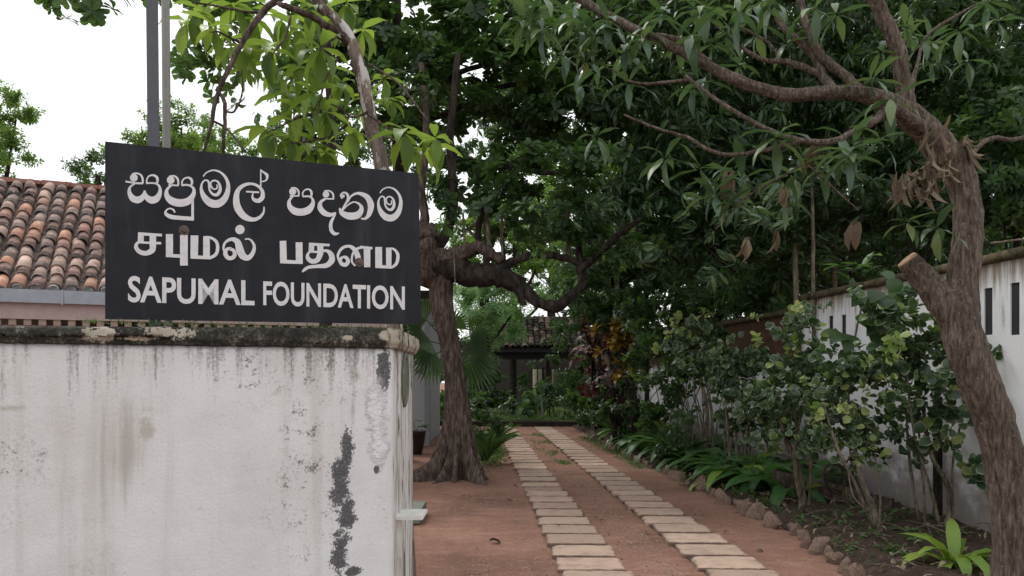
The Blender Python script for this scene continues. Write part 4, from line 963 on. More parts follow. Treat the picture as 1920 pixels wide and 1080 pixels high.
for a, b in ((1610, 415), (1455, 430), (1395, 445), (1365, 320), (1525, 265), (1475, 350)):
    for k in range(3): put_leaf(RT, M_dead, 'lance', P(a+random.gauss(0, 6), b, 4.8), (random.gauss(0, .2), .1, -1), random.uniform(.13, .22), up=Vector((random.gauss(0, 1), -1, .1)), fold=.6, name='withered_leaf', wid=1.3)

# ================================================================ CANOPY AND BACKGROUND TREES
def trunk(T, mat, L, n=10, name='trunk'): return branch(T, mat, L, n, .12, name)
T1 = tree_thing('terminalia_tree', 'broad tree with tiers of rounded leaves above the middle of the drive', 'tree', P(750, 700, 14)-Vector((0, 0, 1.6)))
trunk(T1, M_barkD, [(752, 860, 14, 15), (750, 500, 14, 13), (748, 250, 14, 11), (745, 100, 14, 9), (742, -100, 14, 8)])
branch(T1, M_barkD, [(748, 190, 14, 7), (800, 160, 13.8, 6), (880, 130, 13.5, 5), (980, 105, 13, 4)])
branch(T1, M_barkD, [(745, 90, 14, 9), (700, 50, 13.5, 10), (640, 15, 13, 11), (560, -30, 12.5, 9)])
branch(T1, M_barkD, [(748, 230, 14, 7), (830, 215, 13.6, 6), (930, 165, 13.4, 5), (1040, 150, 13, 4)])
branch(T1, M_barkD, [(748, 300, 14, 7), (860, 300, 13, 6), (960, 315, 12.6, 6), (1080, 330, 12, 4)])
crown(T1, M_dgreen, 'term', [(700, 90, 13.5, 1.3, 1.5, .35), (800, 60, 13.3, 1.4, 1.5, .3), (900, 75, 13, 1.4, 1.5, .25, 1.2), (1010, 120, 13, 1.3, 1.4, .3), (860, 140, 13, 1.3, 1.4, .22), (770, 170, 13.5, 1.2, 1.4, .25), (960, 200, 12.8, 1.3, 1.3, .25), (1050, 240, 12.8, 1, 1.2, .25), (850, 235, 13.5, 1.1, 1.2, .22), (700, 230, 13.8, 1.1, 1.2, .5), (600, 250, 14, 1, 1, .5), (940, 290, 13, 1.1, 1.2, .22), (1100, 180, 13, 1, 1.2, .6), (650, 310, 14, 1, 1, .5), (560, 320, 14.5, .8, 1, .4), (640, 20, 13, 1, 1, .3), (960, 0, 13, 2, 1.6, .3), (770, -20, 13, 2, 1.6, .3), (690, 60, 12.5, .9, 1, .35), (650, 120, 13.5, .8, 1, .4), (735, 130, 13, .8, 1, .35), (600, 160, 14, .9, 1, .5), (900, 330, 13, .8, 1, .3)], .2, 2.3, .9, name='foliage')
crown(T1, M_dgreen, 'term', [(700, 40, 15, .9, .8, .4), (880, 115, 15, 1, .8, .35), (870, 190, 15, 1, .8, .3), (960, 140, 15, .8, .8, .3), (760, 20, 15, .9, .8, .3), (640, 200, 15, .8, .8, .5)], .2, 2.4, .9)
crown(T1, M_mgreen, 'term', [(720, 70, 12, .9, .8, .2), (1020, 60, 12, 1, .8, .2), (900, 130, 12.2, 1, .8, .15), (700, 160, 12.6, .7, .8, .2), (1060, 160, 12, .8, .8, .2), (800, 200, 12.6, .8, .8, .15), (820, 40, 12.4, 1.2, .8, .15), (930, 55, 12.2, 1.1, .8, .15), (800, 85, 12.5, .7, .7, .15), (980, 90, 12.2, .8, .7, .15), (880, 20, 12.5, 1.2, .7, .15)], .22, 2.1, 1.0)  # lighter green leaves carry the bright light on the tiers as colour
T1b = tree_thing('overhanging_tree', 'tree dangling rounded leaves at the top left in front of the white sky', 'tree', (P(600, 0, 7.8).x, 7.8, 0))
trunk(T1b, M_barkD, [(600, 1000, 7.8, 14), (610, 600, 7.8, 12), (620, 300, 7.8, 9), (610, 60, 7.8, 8), (560, -90, 7.8, 7), (430, -110, 7.8, 6)])
branch(T1b, M_barkD, [(430, -110, 7.8, 6), (300, -80, 7.4, 5), (200, -40, 7, 4), (110, -25, 6.8, 3)])
crown(T1b, M_mgreen, 'term', [(115, -5, 6.8, .18, .3, .08, .8), (195, 3, 6.8, .25, .3, .07), (100, 0, 7, .1, .2, .06), (250, -30, 7, .5, .5, .1), (370, 110, 8, .35, .5, .2, 1.2), (420, 130, 8, .45, .6, .12), (350, 150, 8, .2, .4, .1), (480, 130, 8.3, .5, .5, .2), (390, 40, 8, .35, .5, .3), (560, 80, 8.5, .7, .6, .5), (440, -60, 7.8, 1.5, 1.5, .3)], .14, 1.5, .7)
# trees far behind the house; the paler leaf colour stands in for haze
def bgtree(name, label, px, Y_, tr, blobs, mat, key, size, lai=2.4, up=.6, bark=M_barkD, group=None, lim=4):
    T = tree_thing(name, label, 'tree', (P(px, 0, Y_).x, Y_, 0), group)
    trunk(T, bark, [(px, 700+CH*F/Y_, Y_, tr*1.2), (px+3, 600, Y_, tr), (px+8, 450, Y_, tr*.85), (px+5, 330, Y_, tr*.6)])
    for k in blobs[:lim]:
        branch(T, bark, [(px+4, (k[1]+700)/2, Y_, tr*.5), ((px+k[0])/2, (k[1]*2+700)/3, (Y_+k[2])/2, tr*.4), (k[0], k[1], k[2], tr*.2)], 6)
    crown(T, mat, key, blobs, size, lai, up); return T
bgtree('shade_tree', 'pale green airy tree at the far left edge above the tiled roof', -30, 34, 8, [(0, 200, 34, 1.1, 1, .9), (30, 225, 34, .9, 1, .5), (-10, 270, 34, 1.1, 1, .8), (20, 300, 34, .7, 1, .5), (-40, 240, 34, 2, 2, 2), (5, 330, 34, .6, 1, .4)], M_bright, 'tiny', .2, 4)
bgtree('shade_tree', 'rounded hazy tree far behind the steel posts', 340, 40, 9, [(340, 240, 40, 1.6, 2, 1), (390, 260, 40, 1.8, 2, 1), (300, 280, 40, 1.6, 2, .7), (430, 290, 40, 1.4, 2, .9), (250, 300, 40, 1, 2, .5), (340, 300, 40, 2.6, 2, .9), (400, 340, 40, 3, 2, 1)], M_bright, 'tiny', .24, 4.5)
bgtree('shade_tree', 'small bushy tree between the tiled roof and the signboard', 180, 30, 6, [(180, 320, 30, .7, 1, .5), (160, 340, 30, .5, 1, .4), (200, 300, 30, .5, 1, .4), (190, 350, 30, 1, 1, .5)], M_mgreen, 'tiny', .18, 4)
# bright trees beyond the pavilion
bgtree('sunlit_tree', 'sunlit yellow green tree seen through the gap in the canopy', 1030, 36, 8, [(1030, 250, 36, 1.6, 2, 1.2), (1080, 220, 36, 1.3, 2, 1), (1060, 300, 36, 1.8, 2, 1), (980, 330, 36, 1.5, 2, .9), (1100, 270, 36, 1.4, 2, 1.2), (1130, 330, 36, 1.4, 2, 1.4)], M_bright, 'tiny', .26, 3)
FT = bgtree('feathery_tree', 'bright feathery layered tree just left of the pavilion roof', 905, 25, 8, [(900, 560, 25, 1.0, 1, .22), (960, 590, 25, .9, 1, .2), (880, 600, 25, .9, 1, .25), (930, 625, 25.4, 1.1, .9, .12), (1000, 560, 25, .6, 1, .15), (860, 560, 25, .7, 1, .3), (920, 535, 25, .8, 1, .15)], M_feather, 'feather', .24, 4, .3)
bgtree('feathery_tree', 'pale feathery tree above the crooked limb, right of the trunk', 960, 31, 7, [(980, 470, 31, 1.4, 1.5, .9), (1030, 440, 31, 1.4, 1.5, .8), (940, 420, 31, 1.4, 1.5, .9), (1050, 520, 31, 1.2, 1.5, .7), (900, 440, 31, 1.4, 1.5, .9), (860, 490, 31, 1.4, 1.5, .7), (1010, 380, 31, 1.8, 2, .9)], M_bright, 'tiny', .24, 4)
bgtree('garden_tree', 'dark leafy tree hanging over the right end of the pavilion roof', 1090, 22, 3.5, [(1075, 590, 22, .75, .8, .7), (1055, 650, 22, .5, .7, .6), (1100, 520, 22, .8, .8, .7), (1080, 700, 22, .5, .8, .6), (1130, 600, 22, .8, .8, .8), (1140, 480, 22, .9, .8, .8), (1110, 430, 22, .9, .8, .7)], M_dgreen, 'mango', .2, 2.6, .2)
# dense dark trees over the right wall
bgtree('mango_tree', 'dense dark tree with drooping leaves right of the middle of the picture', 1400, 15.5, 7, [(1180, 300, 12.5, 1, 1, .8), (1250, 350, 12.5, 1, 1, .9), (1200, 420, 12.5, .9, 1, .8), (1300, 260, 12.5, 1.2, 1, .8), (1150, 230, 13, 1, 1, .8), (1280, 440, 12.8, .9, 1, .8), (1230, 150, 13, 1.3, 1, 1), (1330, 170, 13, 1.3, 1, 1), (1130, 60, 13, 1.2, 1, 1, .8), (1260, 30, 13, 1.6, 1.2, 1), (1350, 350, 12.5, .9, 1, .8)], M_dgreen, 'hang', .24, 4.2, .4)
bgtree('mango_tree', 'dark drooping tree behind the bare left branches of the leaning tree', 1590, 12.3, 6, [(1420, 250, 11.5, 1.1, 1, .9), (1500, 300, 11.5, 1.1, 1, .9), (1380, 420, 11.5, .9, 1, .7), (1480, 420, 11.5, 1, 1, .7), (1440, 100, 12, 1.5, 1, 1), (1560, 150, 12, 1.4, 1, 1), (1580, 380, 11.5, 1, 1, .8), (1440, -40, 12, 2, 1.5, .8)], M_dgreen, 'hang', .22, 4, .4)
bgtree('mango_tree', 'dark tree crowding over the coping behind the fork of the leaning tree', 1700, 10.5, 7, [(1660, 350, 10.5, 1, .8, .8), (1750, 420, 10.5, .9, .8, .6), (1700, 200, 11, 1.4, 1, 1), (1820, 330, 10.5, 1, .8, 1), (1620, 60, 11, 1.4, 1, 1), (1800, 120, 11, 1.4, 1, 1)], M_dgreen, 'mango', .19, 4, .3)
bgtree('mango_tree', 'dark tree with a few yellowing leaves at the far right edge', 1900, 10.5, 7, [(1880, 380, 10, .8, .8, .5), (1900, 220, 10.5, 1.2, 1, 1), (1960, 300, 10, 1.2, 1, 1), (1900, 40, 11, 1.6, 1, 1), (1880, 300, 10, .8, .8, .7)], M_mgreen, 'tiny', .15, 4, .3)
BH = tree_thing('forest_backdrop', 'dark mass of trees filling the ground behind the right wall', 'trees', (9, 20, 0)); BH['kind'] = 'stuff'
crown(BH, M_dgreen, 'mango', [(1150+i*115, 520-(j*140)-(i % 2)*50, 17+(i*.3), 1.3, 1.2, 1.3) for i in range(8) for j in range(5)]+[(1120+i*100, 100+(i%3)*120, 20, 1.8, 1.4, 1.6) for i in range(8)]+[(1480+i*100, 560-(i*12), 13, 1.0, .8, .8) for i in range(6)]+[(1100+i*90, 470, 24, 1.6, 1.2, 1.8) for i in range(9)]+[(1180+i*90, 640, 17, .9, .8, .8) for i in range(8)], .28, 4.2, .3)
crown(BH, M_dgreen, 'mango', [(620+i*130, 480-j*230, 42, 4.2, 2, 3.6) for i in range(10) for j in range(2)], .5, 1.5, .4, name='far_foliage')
crown(BH, M_dgreen, 'mango', [(700+i*100, 640, 38, 2.5, 2, 2.2) for i in range(7)], .4, 2.2, .4, name='far_understorey')
crown(BH, M_dgreen, 'hang', [(1230, 560, 16, .9, .6, .7), (1300, 530, 16, .9, .6, .7), (1170, 560, 19, .9, .6, .8), (1380, 540, 15, .8, .6, .6), (1200, 500, 17, .9, .6, .7), (1440, 520, 13, .7, .5, .5), (1340, 560, 14, .5, .4, .35)], .22, 3.6, .3)
crown(BH, M_near, 'hang', [(1200, 420, 10.5, .7, .5, .5), (1290, 470, 10, .6, .5, .4), (1420, 380, 9.5, .7, .5, .4), (1330, 420, 9.6, .6, .5, .4), (1600, 300, 9.5, .6, .5, .4)], .24, 1.1, .2)
crown(BH, M_bright, 'tiny', [(1880, 250, 12, .7, .6, .5), (1900, 330, 12, .5, .5, .4), (1800, 60, 12.5, .6, .5, .3), (1160, 470, 15, .5, .5, .4), (1210, 500, 15, .4, .5, .3), (1130, 290, 15, .6, .5, .4)], .14, 1.0, .4)  # bright leaf colour stands in for light coming through from behind
# canopy added over the drive and street to shade what lies below
OC = tree_thing('added_canopy', 'tall spreading tree added overhead to shade the drive', 'tree', (6.5, 8.5, 0))
mb = MB(); mb.tube([(6.5, 8.5, 0), (6.4, 8.5, 3), (6.2, 8.6, 6), (5.9, 8.8, 8)], [.25, .2, .17, .1], 12, .1); mb.build('trunk', M_barkD, OC, True)
crown(OC, M_dgreen, 'mango', [(x, y_, 7.2+random.uniform(-.4, .9), 1.5, 1.5, .6) for x in (0.8, 3, 5.2, 7.4) for y_ in (8.6, 10.6, 12.6, 15, 17.4)], .3, 1.9, .5, world=False)
# slender pale stems over the wall
for i, (px, t_, b_, Y_, r, lab) in enumerate(((1492, 360, 560, 11, 5, 'thick pale bare stem behind the wall, left of its neighbour'), (1525, 365, 560, 10.6, 3.5, 'thin pale bare stem behind the wall with a leafy tuft on top'), (1565, 300, 560, 12, 4, 'slim brown stem behind the wall farthest to the right'))):
    T = tree_thing('slender_tree', lab, 'tree', (P(px, 0, Y_).x, Y_, 0), 'slender stems behind the wall')
    trunk(T, M_barkS, [(px+2, 700+CH*F/Y_, Y_, r), (px, 500, Y_, r), (px-2, t_, Y_, r*.8), (px-3, t_-40, Y_, r*.5)], 8, 'stem')
    crown(T, M_near, 'mango', [(px, t_-40, Y_, .35, .35, .2)], .2, 1.6, .5)
for i, (px, Y_, lab) in enumerate(((1212, 17, 'dark slender trunk just right of the crotons'), (1165, 18, 'dark slender trunk rising from the red croton'))):
    T = tree_thing('slender_tree', lab, 'tree', (P(px, 0, Y_).x, Y_, 0))
    trunk(T, M_barkD, [(px+2, 700+CH*F/Y_, Y_, 5), (px, 600, Y_, 4.5), (px-2, 480, Y_, 4), (px-3, 380, Y_, 3)], 8)
    crown(T, M_mgreen, 'hang', [(px, 400, Y_, .8, .7, .6), (px-20, 460, Y_, .6, .5, .5)], .25, 1.8, .4)

# ================================================================ FAN PALM, FERNS, UNDERSTOREY
def frond(T, mat, base, d, L, n=22, wid=.16, droop=.9, name='frond', lw=.22):
    """pinnate frond: one mesh, rachis plus leaflets"""
    V = []; Fc = []; d = Vector(d).normalized(); side = d.cross(Vector((0, 0, 1))).normalized()
    p = Vector(base); st = L/n; mb = MB(); pts = [p.copy()]
    for i in range(n):
        d = (d+Vector((0, 0, -droop*st*1.6))).normalized(); p = p+d*st; pts.append(p.copy())
        upv = side.cross(d); ll = lw*math.sin(math.pi*min(1, (i+2)/(n+2)))**.6*L
        for s in (-1, 1):
            q = (side*s*.8+d*.55-upv*-.1).normalized(); e = p+q*ll-Vector((0, 0, ll*.35)); m1 = p+q*ll*.45+d*ll*.08; m2 = p+q*ll*.45-d*ll*.06
            mb.add([p, m1, e, m2], [(0, 1, 2), (0, 2, 3)])
    mb.tube([pts[0], pts[n//2], pts[-1]], [.008, .006, .002], 4)
    return mb.build(name, mat, T)
FP = thing('fan_palm', 'fan palm with stiff pleated leaves behind the buttressed trunk', 'palm', (-1.2, 13.6, 0))
trunk(FP, M_barkD, [(838, 864, 13.6, 8), (840, 760, 13.6, 8), (842, 690, 13.6, 7), (843, 650, 13.6, 6)])
for (a, b, ex, ey, ln) in ((808, 640, -.5, -.35, .7), (800, 600, -.6, .3, .65), (870, 655, .75, -.5, .85), (880, 630, .6, .0, .6), (845, 615, .1, .8, .5), (815, 665, -.5, -.9, .55), (885, 680, .6, -.8, .6)):
    c = P(a, b, 13.4); mb = MB(); ax = Vector((ex, -.35, ey)).normalized()
    mb.tube([P(843, 650, 13.6), c], [.012, .009], 5)
    sd_ = ax.cross(Vector((0, 1, .2))).normalized()
    for k in range(19):
        th = R(-80+160*k/18); q = (ax*math.cos(th)+sd_*math.sin(th)).normalized(); w_ = sd_*math.cos(th)-ax*math.sin(th); L = ln*(1-.12*abs(th))
        mb.add([c, c+q*L*.6+w_*.022+Vector((0, 0, -.02)), c+q*L+Vector((0, random.uniform(-.05, .05), -.16*L)), c+q*L*.6-w_*.022+Vector((0, 0, -.02)), c+q*L*.55+Vector((0, .0, .015))], [(0, 1, 4), (1, 2, 4), (2, 3, 4), (3, 0, 4)])
    mb.build('fan_leaf', M_dgreen, FP)
def fern(label, x, y_, L, n, mat, group='ferns', z=0.05, h=.5):
    T = thing('fern', label, 'fern', (x, y_, z), 0, group)
    for i in range(n):
        a = i*2.4+random.uniform(-.3, .3); frond(T, mat, (x, y_, z+.05), (math.cos(a), math.sin(a), random.uniform(1.2, 3)), L*random.uniform(.7, 1.1), 20, droop=.95, lw=.17)
fern('large arching fern right beside the buttressed trunk', P(912, 0, 13.2).x, 13.2, 1.0, 17, M_mgreen, z=0)
fern('arching fern just behind the one beside the buttressed trunk', P(925, 0, 15).x, 15, .8, 12, M_feather, z=0)
BHd = thing('leafy_shrub', 'low leafy shrub between the buttressed trunk and the paver strip', 'shrub', (P(905, 0, 13.4).x, 13.4, 0))
crown(BHd, M_dgreen, 'broad', [(905, 800, 13.5, .28, .3, .35), (895, 770, 13.6, .3, .3, .3)], .09, 3, .6); mb = MB()
for i in range(6): a = P(905, 0, 13.5); mb.tube([(a.x, a.y, 0), (a.x+random.gauss(0, .1), a.y, .3), (a.x+random.gauss(0, .2), a.y, .7)], [.01, .008, .004], 5)
mb.build('stems', M_barkD, BHd)
def dracaena(label, px, Y_, h, n, L, mat, kind='lance', z0=.15, group=None, cat='shrub', wid=1.0):
    x = P(px, 0, Y_).x; T = thing('strap_shrub', label, cat, (x, Y_, z0), 0, group)
    mb = MB(); mb.tube([(x, Y_, z0-.1), (x+.02, Y_, z0+h)], [.02, .015], 6); mb.build('stem', M_barkD, T)
    for k in range(3): leaf_whorl(T, mat, kind, (x+random.gauss(0, .12*h), Y_+random.gauss(0, .1), z0+h*(.4+.3*k)), n, L, el=(-10, 65), droop=.9, wid=wid)
dracaena('spiky dark plant in front of the pavilion, right of its centre post', 1000, 26, .7, 10, .75, M_mgreen, 'lance')
dracaena('spiky dark plant under the left end of the pavilion eave', 955, 25.5, .45, 8, .6, M_dgreen, 'lance')
dracaena('yellow green plant in front of the sunlit cream patch behind the pavilion', 1030, 25, .6, 8, .5, M_bright, 'lance')
dracaena('broad-leaved plant on the lawn near the drive end', 985, 24.3, .3, 8, .55, M_mgreen, 'broad')
HB = thing('pavilion_hedge', 'dark shrubs growing under and beside the pavilion', 'shrubs', (1.5, 27, 0)); HB['kind'] = 'stuff'
crown(HB, M_dgreen, 'broad', [(1060, 745, 25, .6, .6, .6), (960, 750, 26.5, .9, .5, .4), (1040, 770, 24.5, .6, .5, .35), (920, 740, 27, .9, .5, .5), (1090, 700, 25, .7, .6, .9), (1010, 735, 27, .7, .5, .3, .6), (985, 705, 27.2, .5, .3, .5, .8), (1085, 780, 23.5, .5, .5, .4), (880, 700, 27, 1.1, .6, 1.2), (830, 700, 25, 1.1, .6, 1.4), (835, 730, 21, .6, .5, .9), (812, 700, 22, .6, .5, 1.2), (870, 740, 22, .5, .5, .6)], .22, 2.6, .5)
mb = MB(); a = G(1018, 795); pxtube(mb, [(1018, 784, 24, 1.6), (1016, 755, 24, 1.6), (1014, 740, 24, 1.4)], 6, 0)
tag(mb.build('garden_stake', M_metal2), 'thin pale stake standing on the lawn before the pavilion', 'stake')

# ================================================================ RIGHT-HAND SHRUBS
def shrub(label, base, stems, blobs, mat, leafsize, nparts=110, lai=2.2, kind='round', key='round', name='shrub', cat='shrub', group=None, bark=M_barkS, matp=None, topmat=None):
    """stems: list of polylines in (px, py, Y, halfwidth px); blobs in (px,py,Y,rx,ry,rz)"""
    T = thing(name, label, cat, base, 0, group)
    for s in stems: branch(T, bark, s, 7, .15, name='stem')
    blobs = [(*b[:3], b[3]*.8, b[4]*.8, b[5]*.85)+tuple(b[6:]) for b in blobs]
    crown(T, mat, key, blobs, leafsize, lai*2.7, .3, .8)
    if topmat: crown(T, topmat, key, [(b[0], b[1]-14, b[2]-.1, b[3]*.8, b[4]*.8, b[5]*.6) for b in blobs[:3]], leafsize, lai*.45, .5, .9)
    for i in range(nparts):
        b = random.choice(blobs); c = P(*b[:3]); d = Vector(rng.normal(size=3)).normalized(); d.y = -abs(d.y)
        p = c+Vector((d.x*b[3], d.y*b[4], d.z*b[5]))*random.uniform(.85, 1.1)
        put_leaf(T, topmat if (topmat and (p.z > c.z+b[5]*.35 or random.random() < .15)) else (matp or mat), kind, p, d+Vector((random.gauss(0, .6), random.gauss(0, .3), random.gauss(0, .5))), leafsize*random.uniform(.8, 1.25), up=Vector((random.gauss(0, .6), -.8, 1)), droop=.3)
    return T
y = 7.4
shrub('tall variegated round-leaved shrub nearest the leaning tree', (4.2, 7.5, 0),
      [[(1775, 990, 7.5, 6), (1780, 920, 7.5, 5), (1745, 850, 7.4, 4), (1730, 760, 7.4, 3)], [(1765, 995, 7.5, 4), (1740, 900, 7.4, 2.5), (1715, 820, 7.3, 2), (1700, 700, 7.3, 2)], [(1735, 985, 7.5, 3), (1730, 900, 7.5, 2.5), (1720, 780, 7.4, 2)], [(1722, 975, 7.5, 2.5), (1705, 860, 7.5, 3), (1700, 780, 7.5, 2)], [(1790, 1000, 7.5, 2), (1785, 880, 7.4, 2), (1800, 800, 7.4, 2)]],
      [(1720, 620, y, .42, .3, .22), (1760, 680, y, .36, .3, .25), (1700, 690, y, .35, .3, .25), (1745, 750, y, .4, .3, .2), (1780, 780, y, .26, .25, .2), (1720, 810, y, .22, .2, .15, .6), (1810, 700, y+.1, .15, .2, .3), (1770, 840, y, .12, .15, .12, .5), (1660, 590, y, .2, .2, .12), (1820, 880, y, .08, .1, .04, .4), (1680, 640, y, .25, .25, .2)], M_varieg, .105, 150, 1.9, topmat=M_variegl)
y = 7.3
shrub('variegated round-leaved shrub in the middle, with a woody base by the stones', (3.45, 7.2, 0),
      [[(1645, 1015, 7.15, 7), (1635, 950, 7.2, 7), (1615, 900, 7.2, 5), (1600, 830, 7.3, 4)], [(1640, 990, 7.15, 4), (1600, 900, 7.1, 3), (1570, 840, 7.1, 3), (1545, 760, 7.2, 2)], [(1630, 960, 7.1, 2), (1600, 930, 7.1, 1.5), (1590, 880, 7.1, 1.5)], [(1648, 1000, 7.15, 3), (1650, 920, 7.2, 2), (1640, 850, 7.2, 2)]],
      [(1590, 730, y, .3, .3, .25), (1620, 790, y, .28, .3, .22), (1560, 800, y, .26, .25, .2), (1640, 730, y, .2, .3, .25), (1590, 850, y, .15, .2, .1, .7), (1640, 860, y, .12, .15, .1, .7), (1560, 750, y, .2, .2, .2)], M_varieg, .075, 130, 2.1, topmat=M_variegl)
y = 8.6
shrub('yellow-topped variegated shrub third from the leaning tree', (3.3, 8.6, 0),
      [[(1505, 962, 8.6, 7), (1500, 890, 8.6, 6), (1480, 840, 8.6, 5), (1460, 780, 8.6, 3)], [(1505, 950, 8.6, 5), (1490, 860, 8.5, 4), (1500, 780, 8.6, 3)], [(1515, 960, 8.6, 3), (1520, 880, 8.6, 3), (1515, 800, 8.6, 2)]],
      [(1500, 620, y, .26, .3, .22), (1480, 680, y, .34, .3, .25), (1520, 720, y, .3, .3, .25), (1450, 740, y, .3, .3, .25), (1500, 790, y, .34, .3, .25), (1450, 810, y, .25, .25, .2), (1540, 800, y, .2, .2, .25), (1530, 660, y, .15, .2, .2)], M_varieg, .085, 130, 2.1, topmat=M_variegl)
y = 10.5
shrub('dense small-leaved variegated shrub against the brown wall', (3.4, 10.5, 0),
      [[(1385, 900, 10.6, 3), (1380, 820, 10.6, 3), (1375, 750, 10.6, 2)], [(1375, 900, 10.6, 2.5), (1365, 820, 10.5, 2.5), (1360, 740, 10.5, 2)], [(1395, 900, 10.6, 2), (1400, 800, 10.5, 2)]],
      [(1390, 660, y, .35, .3, .3), (1420, 720, y, .4, .3, .35), (1370, 740, y, .3, .3, .3), (1440, 780, y, .3, .3, .3), (1400, 800, y, .3, .3, .25), (1360, 690, y, .25, .3, .2)], M_varieg, .085, 90, 2.4)
y = 12.5
shrub('round-headed variegated shrub on a bare stem before the brown wall', (3.1, 12.5, 0),
      [[(1320, 880, 12.4, 4), (1325, 760, 12.4, 3.5), (1300, 680, 12.5, 3)], [(1335, 880, 12.4, 3), (1335, 780, 12.4, 3), (1320, 700, 12.5, 2)]],
      [(1285, 615, y, .38, .3, .22), (1275, 640, y, .3, .3, .2), (1320, 680, y, .25, .25, .3), (1300, 700, y, .3, .3, .25)], M_varieg, .1, 90, 2.4, topmat=M_variegl)
y = 7.7
BL = thing('broad_leaved_climber', 'broad dark-leaved climber hanging over the coping beside the slots', 'climber', P(1600, 880, 7.6))
branch(BL, M_barkS, [(1600, 900, 7.6, 2), (1590, 780, 7.6, 2), (1600, 650, 7.6, 2), (1620, 560, 7.7, 2)], 6, .1, 'stem')
for i in range(34):
    a = random.choice([(1625, 560), (1600, 590), (1660, 560), (1625, 600), (1580, 640), (1600, 680), (1605, 720), (1650, 610), (1640, 540), (1690, 545)])
    put_leaf(BL, M_dgreen if i % 3 else M_mgreen, 'heart', P(a[0]+random.gauss(0, 12), a[1]+random.gauss(0, 12), 7.5+random.uniform(-.2, .2)), (random.gauss(0, .8), -.5, random.gauss(-.4, .5)), random.uniform(.16, .26), up=Vector((0, -.8, 1)), droop=.4)
for i in range(14): put_leaf(BL, M_mgreen, 'broad', P(1600+random.gauss(0, 20), 505+random.gauss(0, 8), 7.9), (random.gauss(0, 1), random.gauss(0, .5), random.uniform(-.1, .7)), .24, droop=.3)
def croton(label, px, py, Y_, rx_, rz_, mat, n, sz, kind='broad', under=M_dgreen):
    x = P(px, 0, Y_).x; T = thing('croton_bush', label, 'shrub', (x, Y_, 0), 0, 'croton bushes')
    for k in range(4): branch(T, M_barkD, [(px+random.gauss(0, 4), 700+CH*F/Y_, Y_, 3), (px+random.gauss(0, 12), (py+760)/2, Y_, 2.5), (px+random.gauss(0, 20), py, Y_, 2)], 6, .1, 'stem')
    crown(T, under, 'broad', [(px, py+20, Y_+.2, rx_, .35, rz_), (px, py+60, Y_+.2, rx_, .35, rz_)], sz*.8, 2.3, .4)
    for k in range(n):
        c = P(px, py, Y_-.15)+Vector((random.gauss(0, rx_*.5), random.uniform(-.3, .1), random.gauss(0, rz_*.5)))
        leaf_whorl(T, mat, kind, c, 8, sz, axis=(random.gauss(0, .3), -.4, 1), el=(0, 60), droop=.4)
croton('yellow-leaved croton bush in front of the dark hedge', 1156, 648, 16.3, .42, .42, M_yellow, 15, .27, under=M_red)
croton('dark red croton bush above and left of the yellow one', 1120, 600, 19.5, .5, .6, M_red, 14, .3, under=M_red)
croton('purplish croton bush below the yellow one', 1120, 720, 20.5, .5, .5, M_red, 7, .26, under=M_red)
croton('small croton with orange leaves low beside the path', 1160, 722, 15.8, .3, .25, M_yellow, 3, .22)
croton('yellow green shrub in front of the dark hedge', 1190, 700, 15.2, .3, .4, M_bright, 3, .2)
croton('lime-tipped shrub low beside the path', 1180, 775, 16, .35, .25, M_bright, 2, .18)
HG = thing('mixed_hedge', 'dark mixed hedge filling the bed along the far right wall', 'hedge', (2.9, 15, 0)); HG['kind'] = 'stuff'
crown(HG, M_dgreen, 'broad', [(1220, 650, 14, .55, .6, .5), (1270, 720, 13, .5, .5, .4), (1220, 740, 14, .5, .5, .5), (1235, 590, 17.5, .7, .6, .7), (1150, 735, 19.5, .7, .6, .6), (1100, 760, 18.5, .5, .6, .45), (1080, 700, 21, .7, .6, .9), (1150, 780, 15.5, .5, .5, .35), (1200, 790, 13.5, .4, .5, .3), (1250, 800, 12.2, .35, .4, .25), (1290, 780, 12, .25, .3, .25, .6), (1240, 600, 15, .7, .5, .5), (1330, 640, 13, .4, .3, .3, .6)], .15, 2.9, .4)
mb = MB()
for i in range(26):
    yb = random.uniform(10.5, 16); a = Vector((edgex(yb)+random.uniform(.4, 1.3), yb, 0)); mb.tube([a, a+Vector((random.gauss(0, .06), 0, .7)), a+Vector((random.gauss(0, .15), 0, 1.4))], [.015, .012, .008], 5)
mb.build('stems', M_barkS, HG, kind='stuff')
# palm frond hanging between the trunks
PF = thing('young_palm', 'young palm with drooping pale fronds among the dark trees', 'palm', (P(1150, 0, 17.5).x, 17.5, 0))
trunk(PF, M_barkD, [(1152, 828, 17.5, 4), (1150, 650, 17.5, 4), (1148, 520, 17.5, 3)])
for i in range(7): frond(PF, M_feather, P(1148, 525, 17.5), (math.cos(i*2.4+.5), math.sin(i*2.4+.5)*.6-.3, .9), 1.5, 22, droop=.9, lw=.2)
fern('fern leaning over the path below the crotons', edgex(14)+.35, 14, .8, 12, M_mgreen, h=.5)
fern('fern on the far bed close to the lawn', edgex(18)+.4, 18, .8, 11, M_mgreen)
fern('fern between the crotons and the strap-leaved lilies', edgex(12.6)+.5, 12.6, .75, 11, M_dgreen)

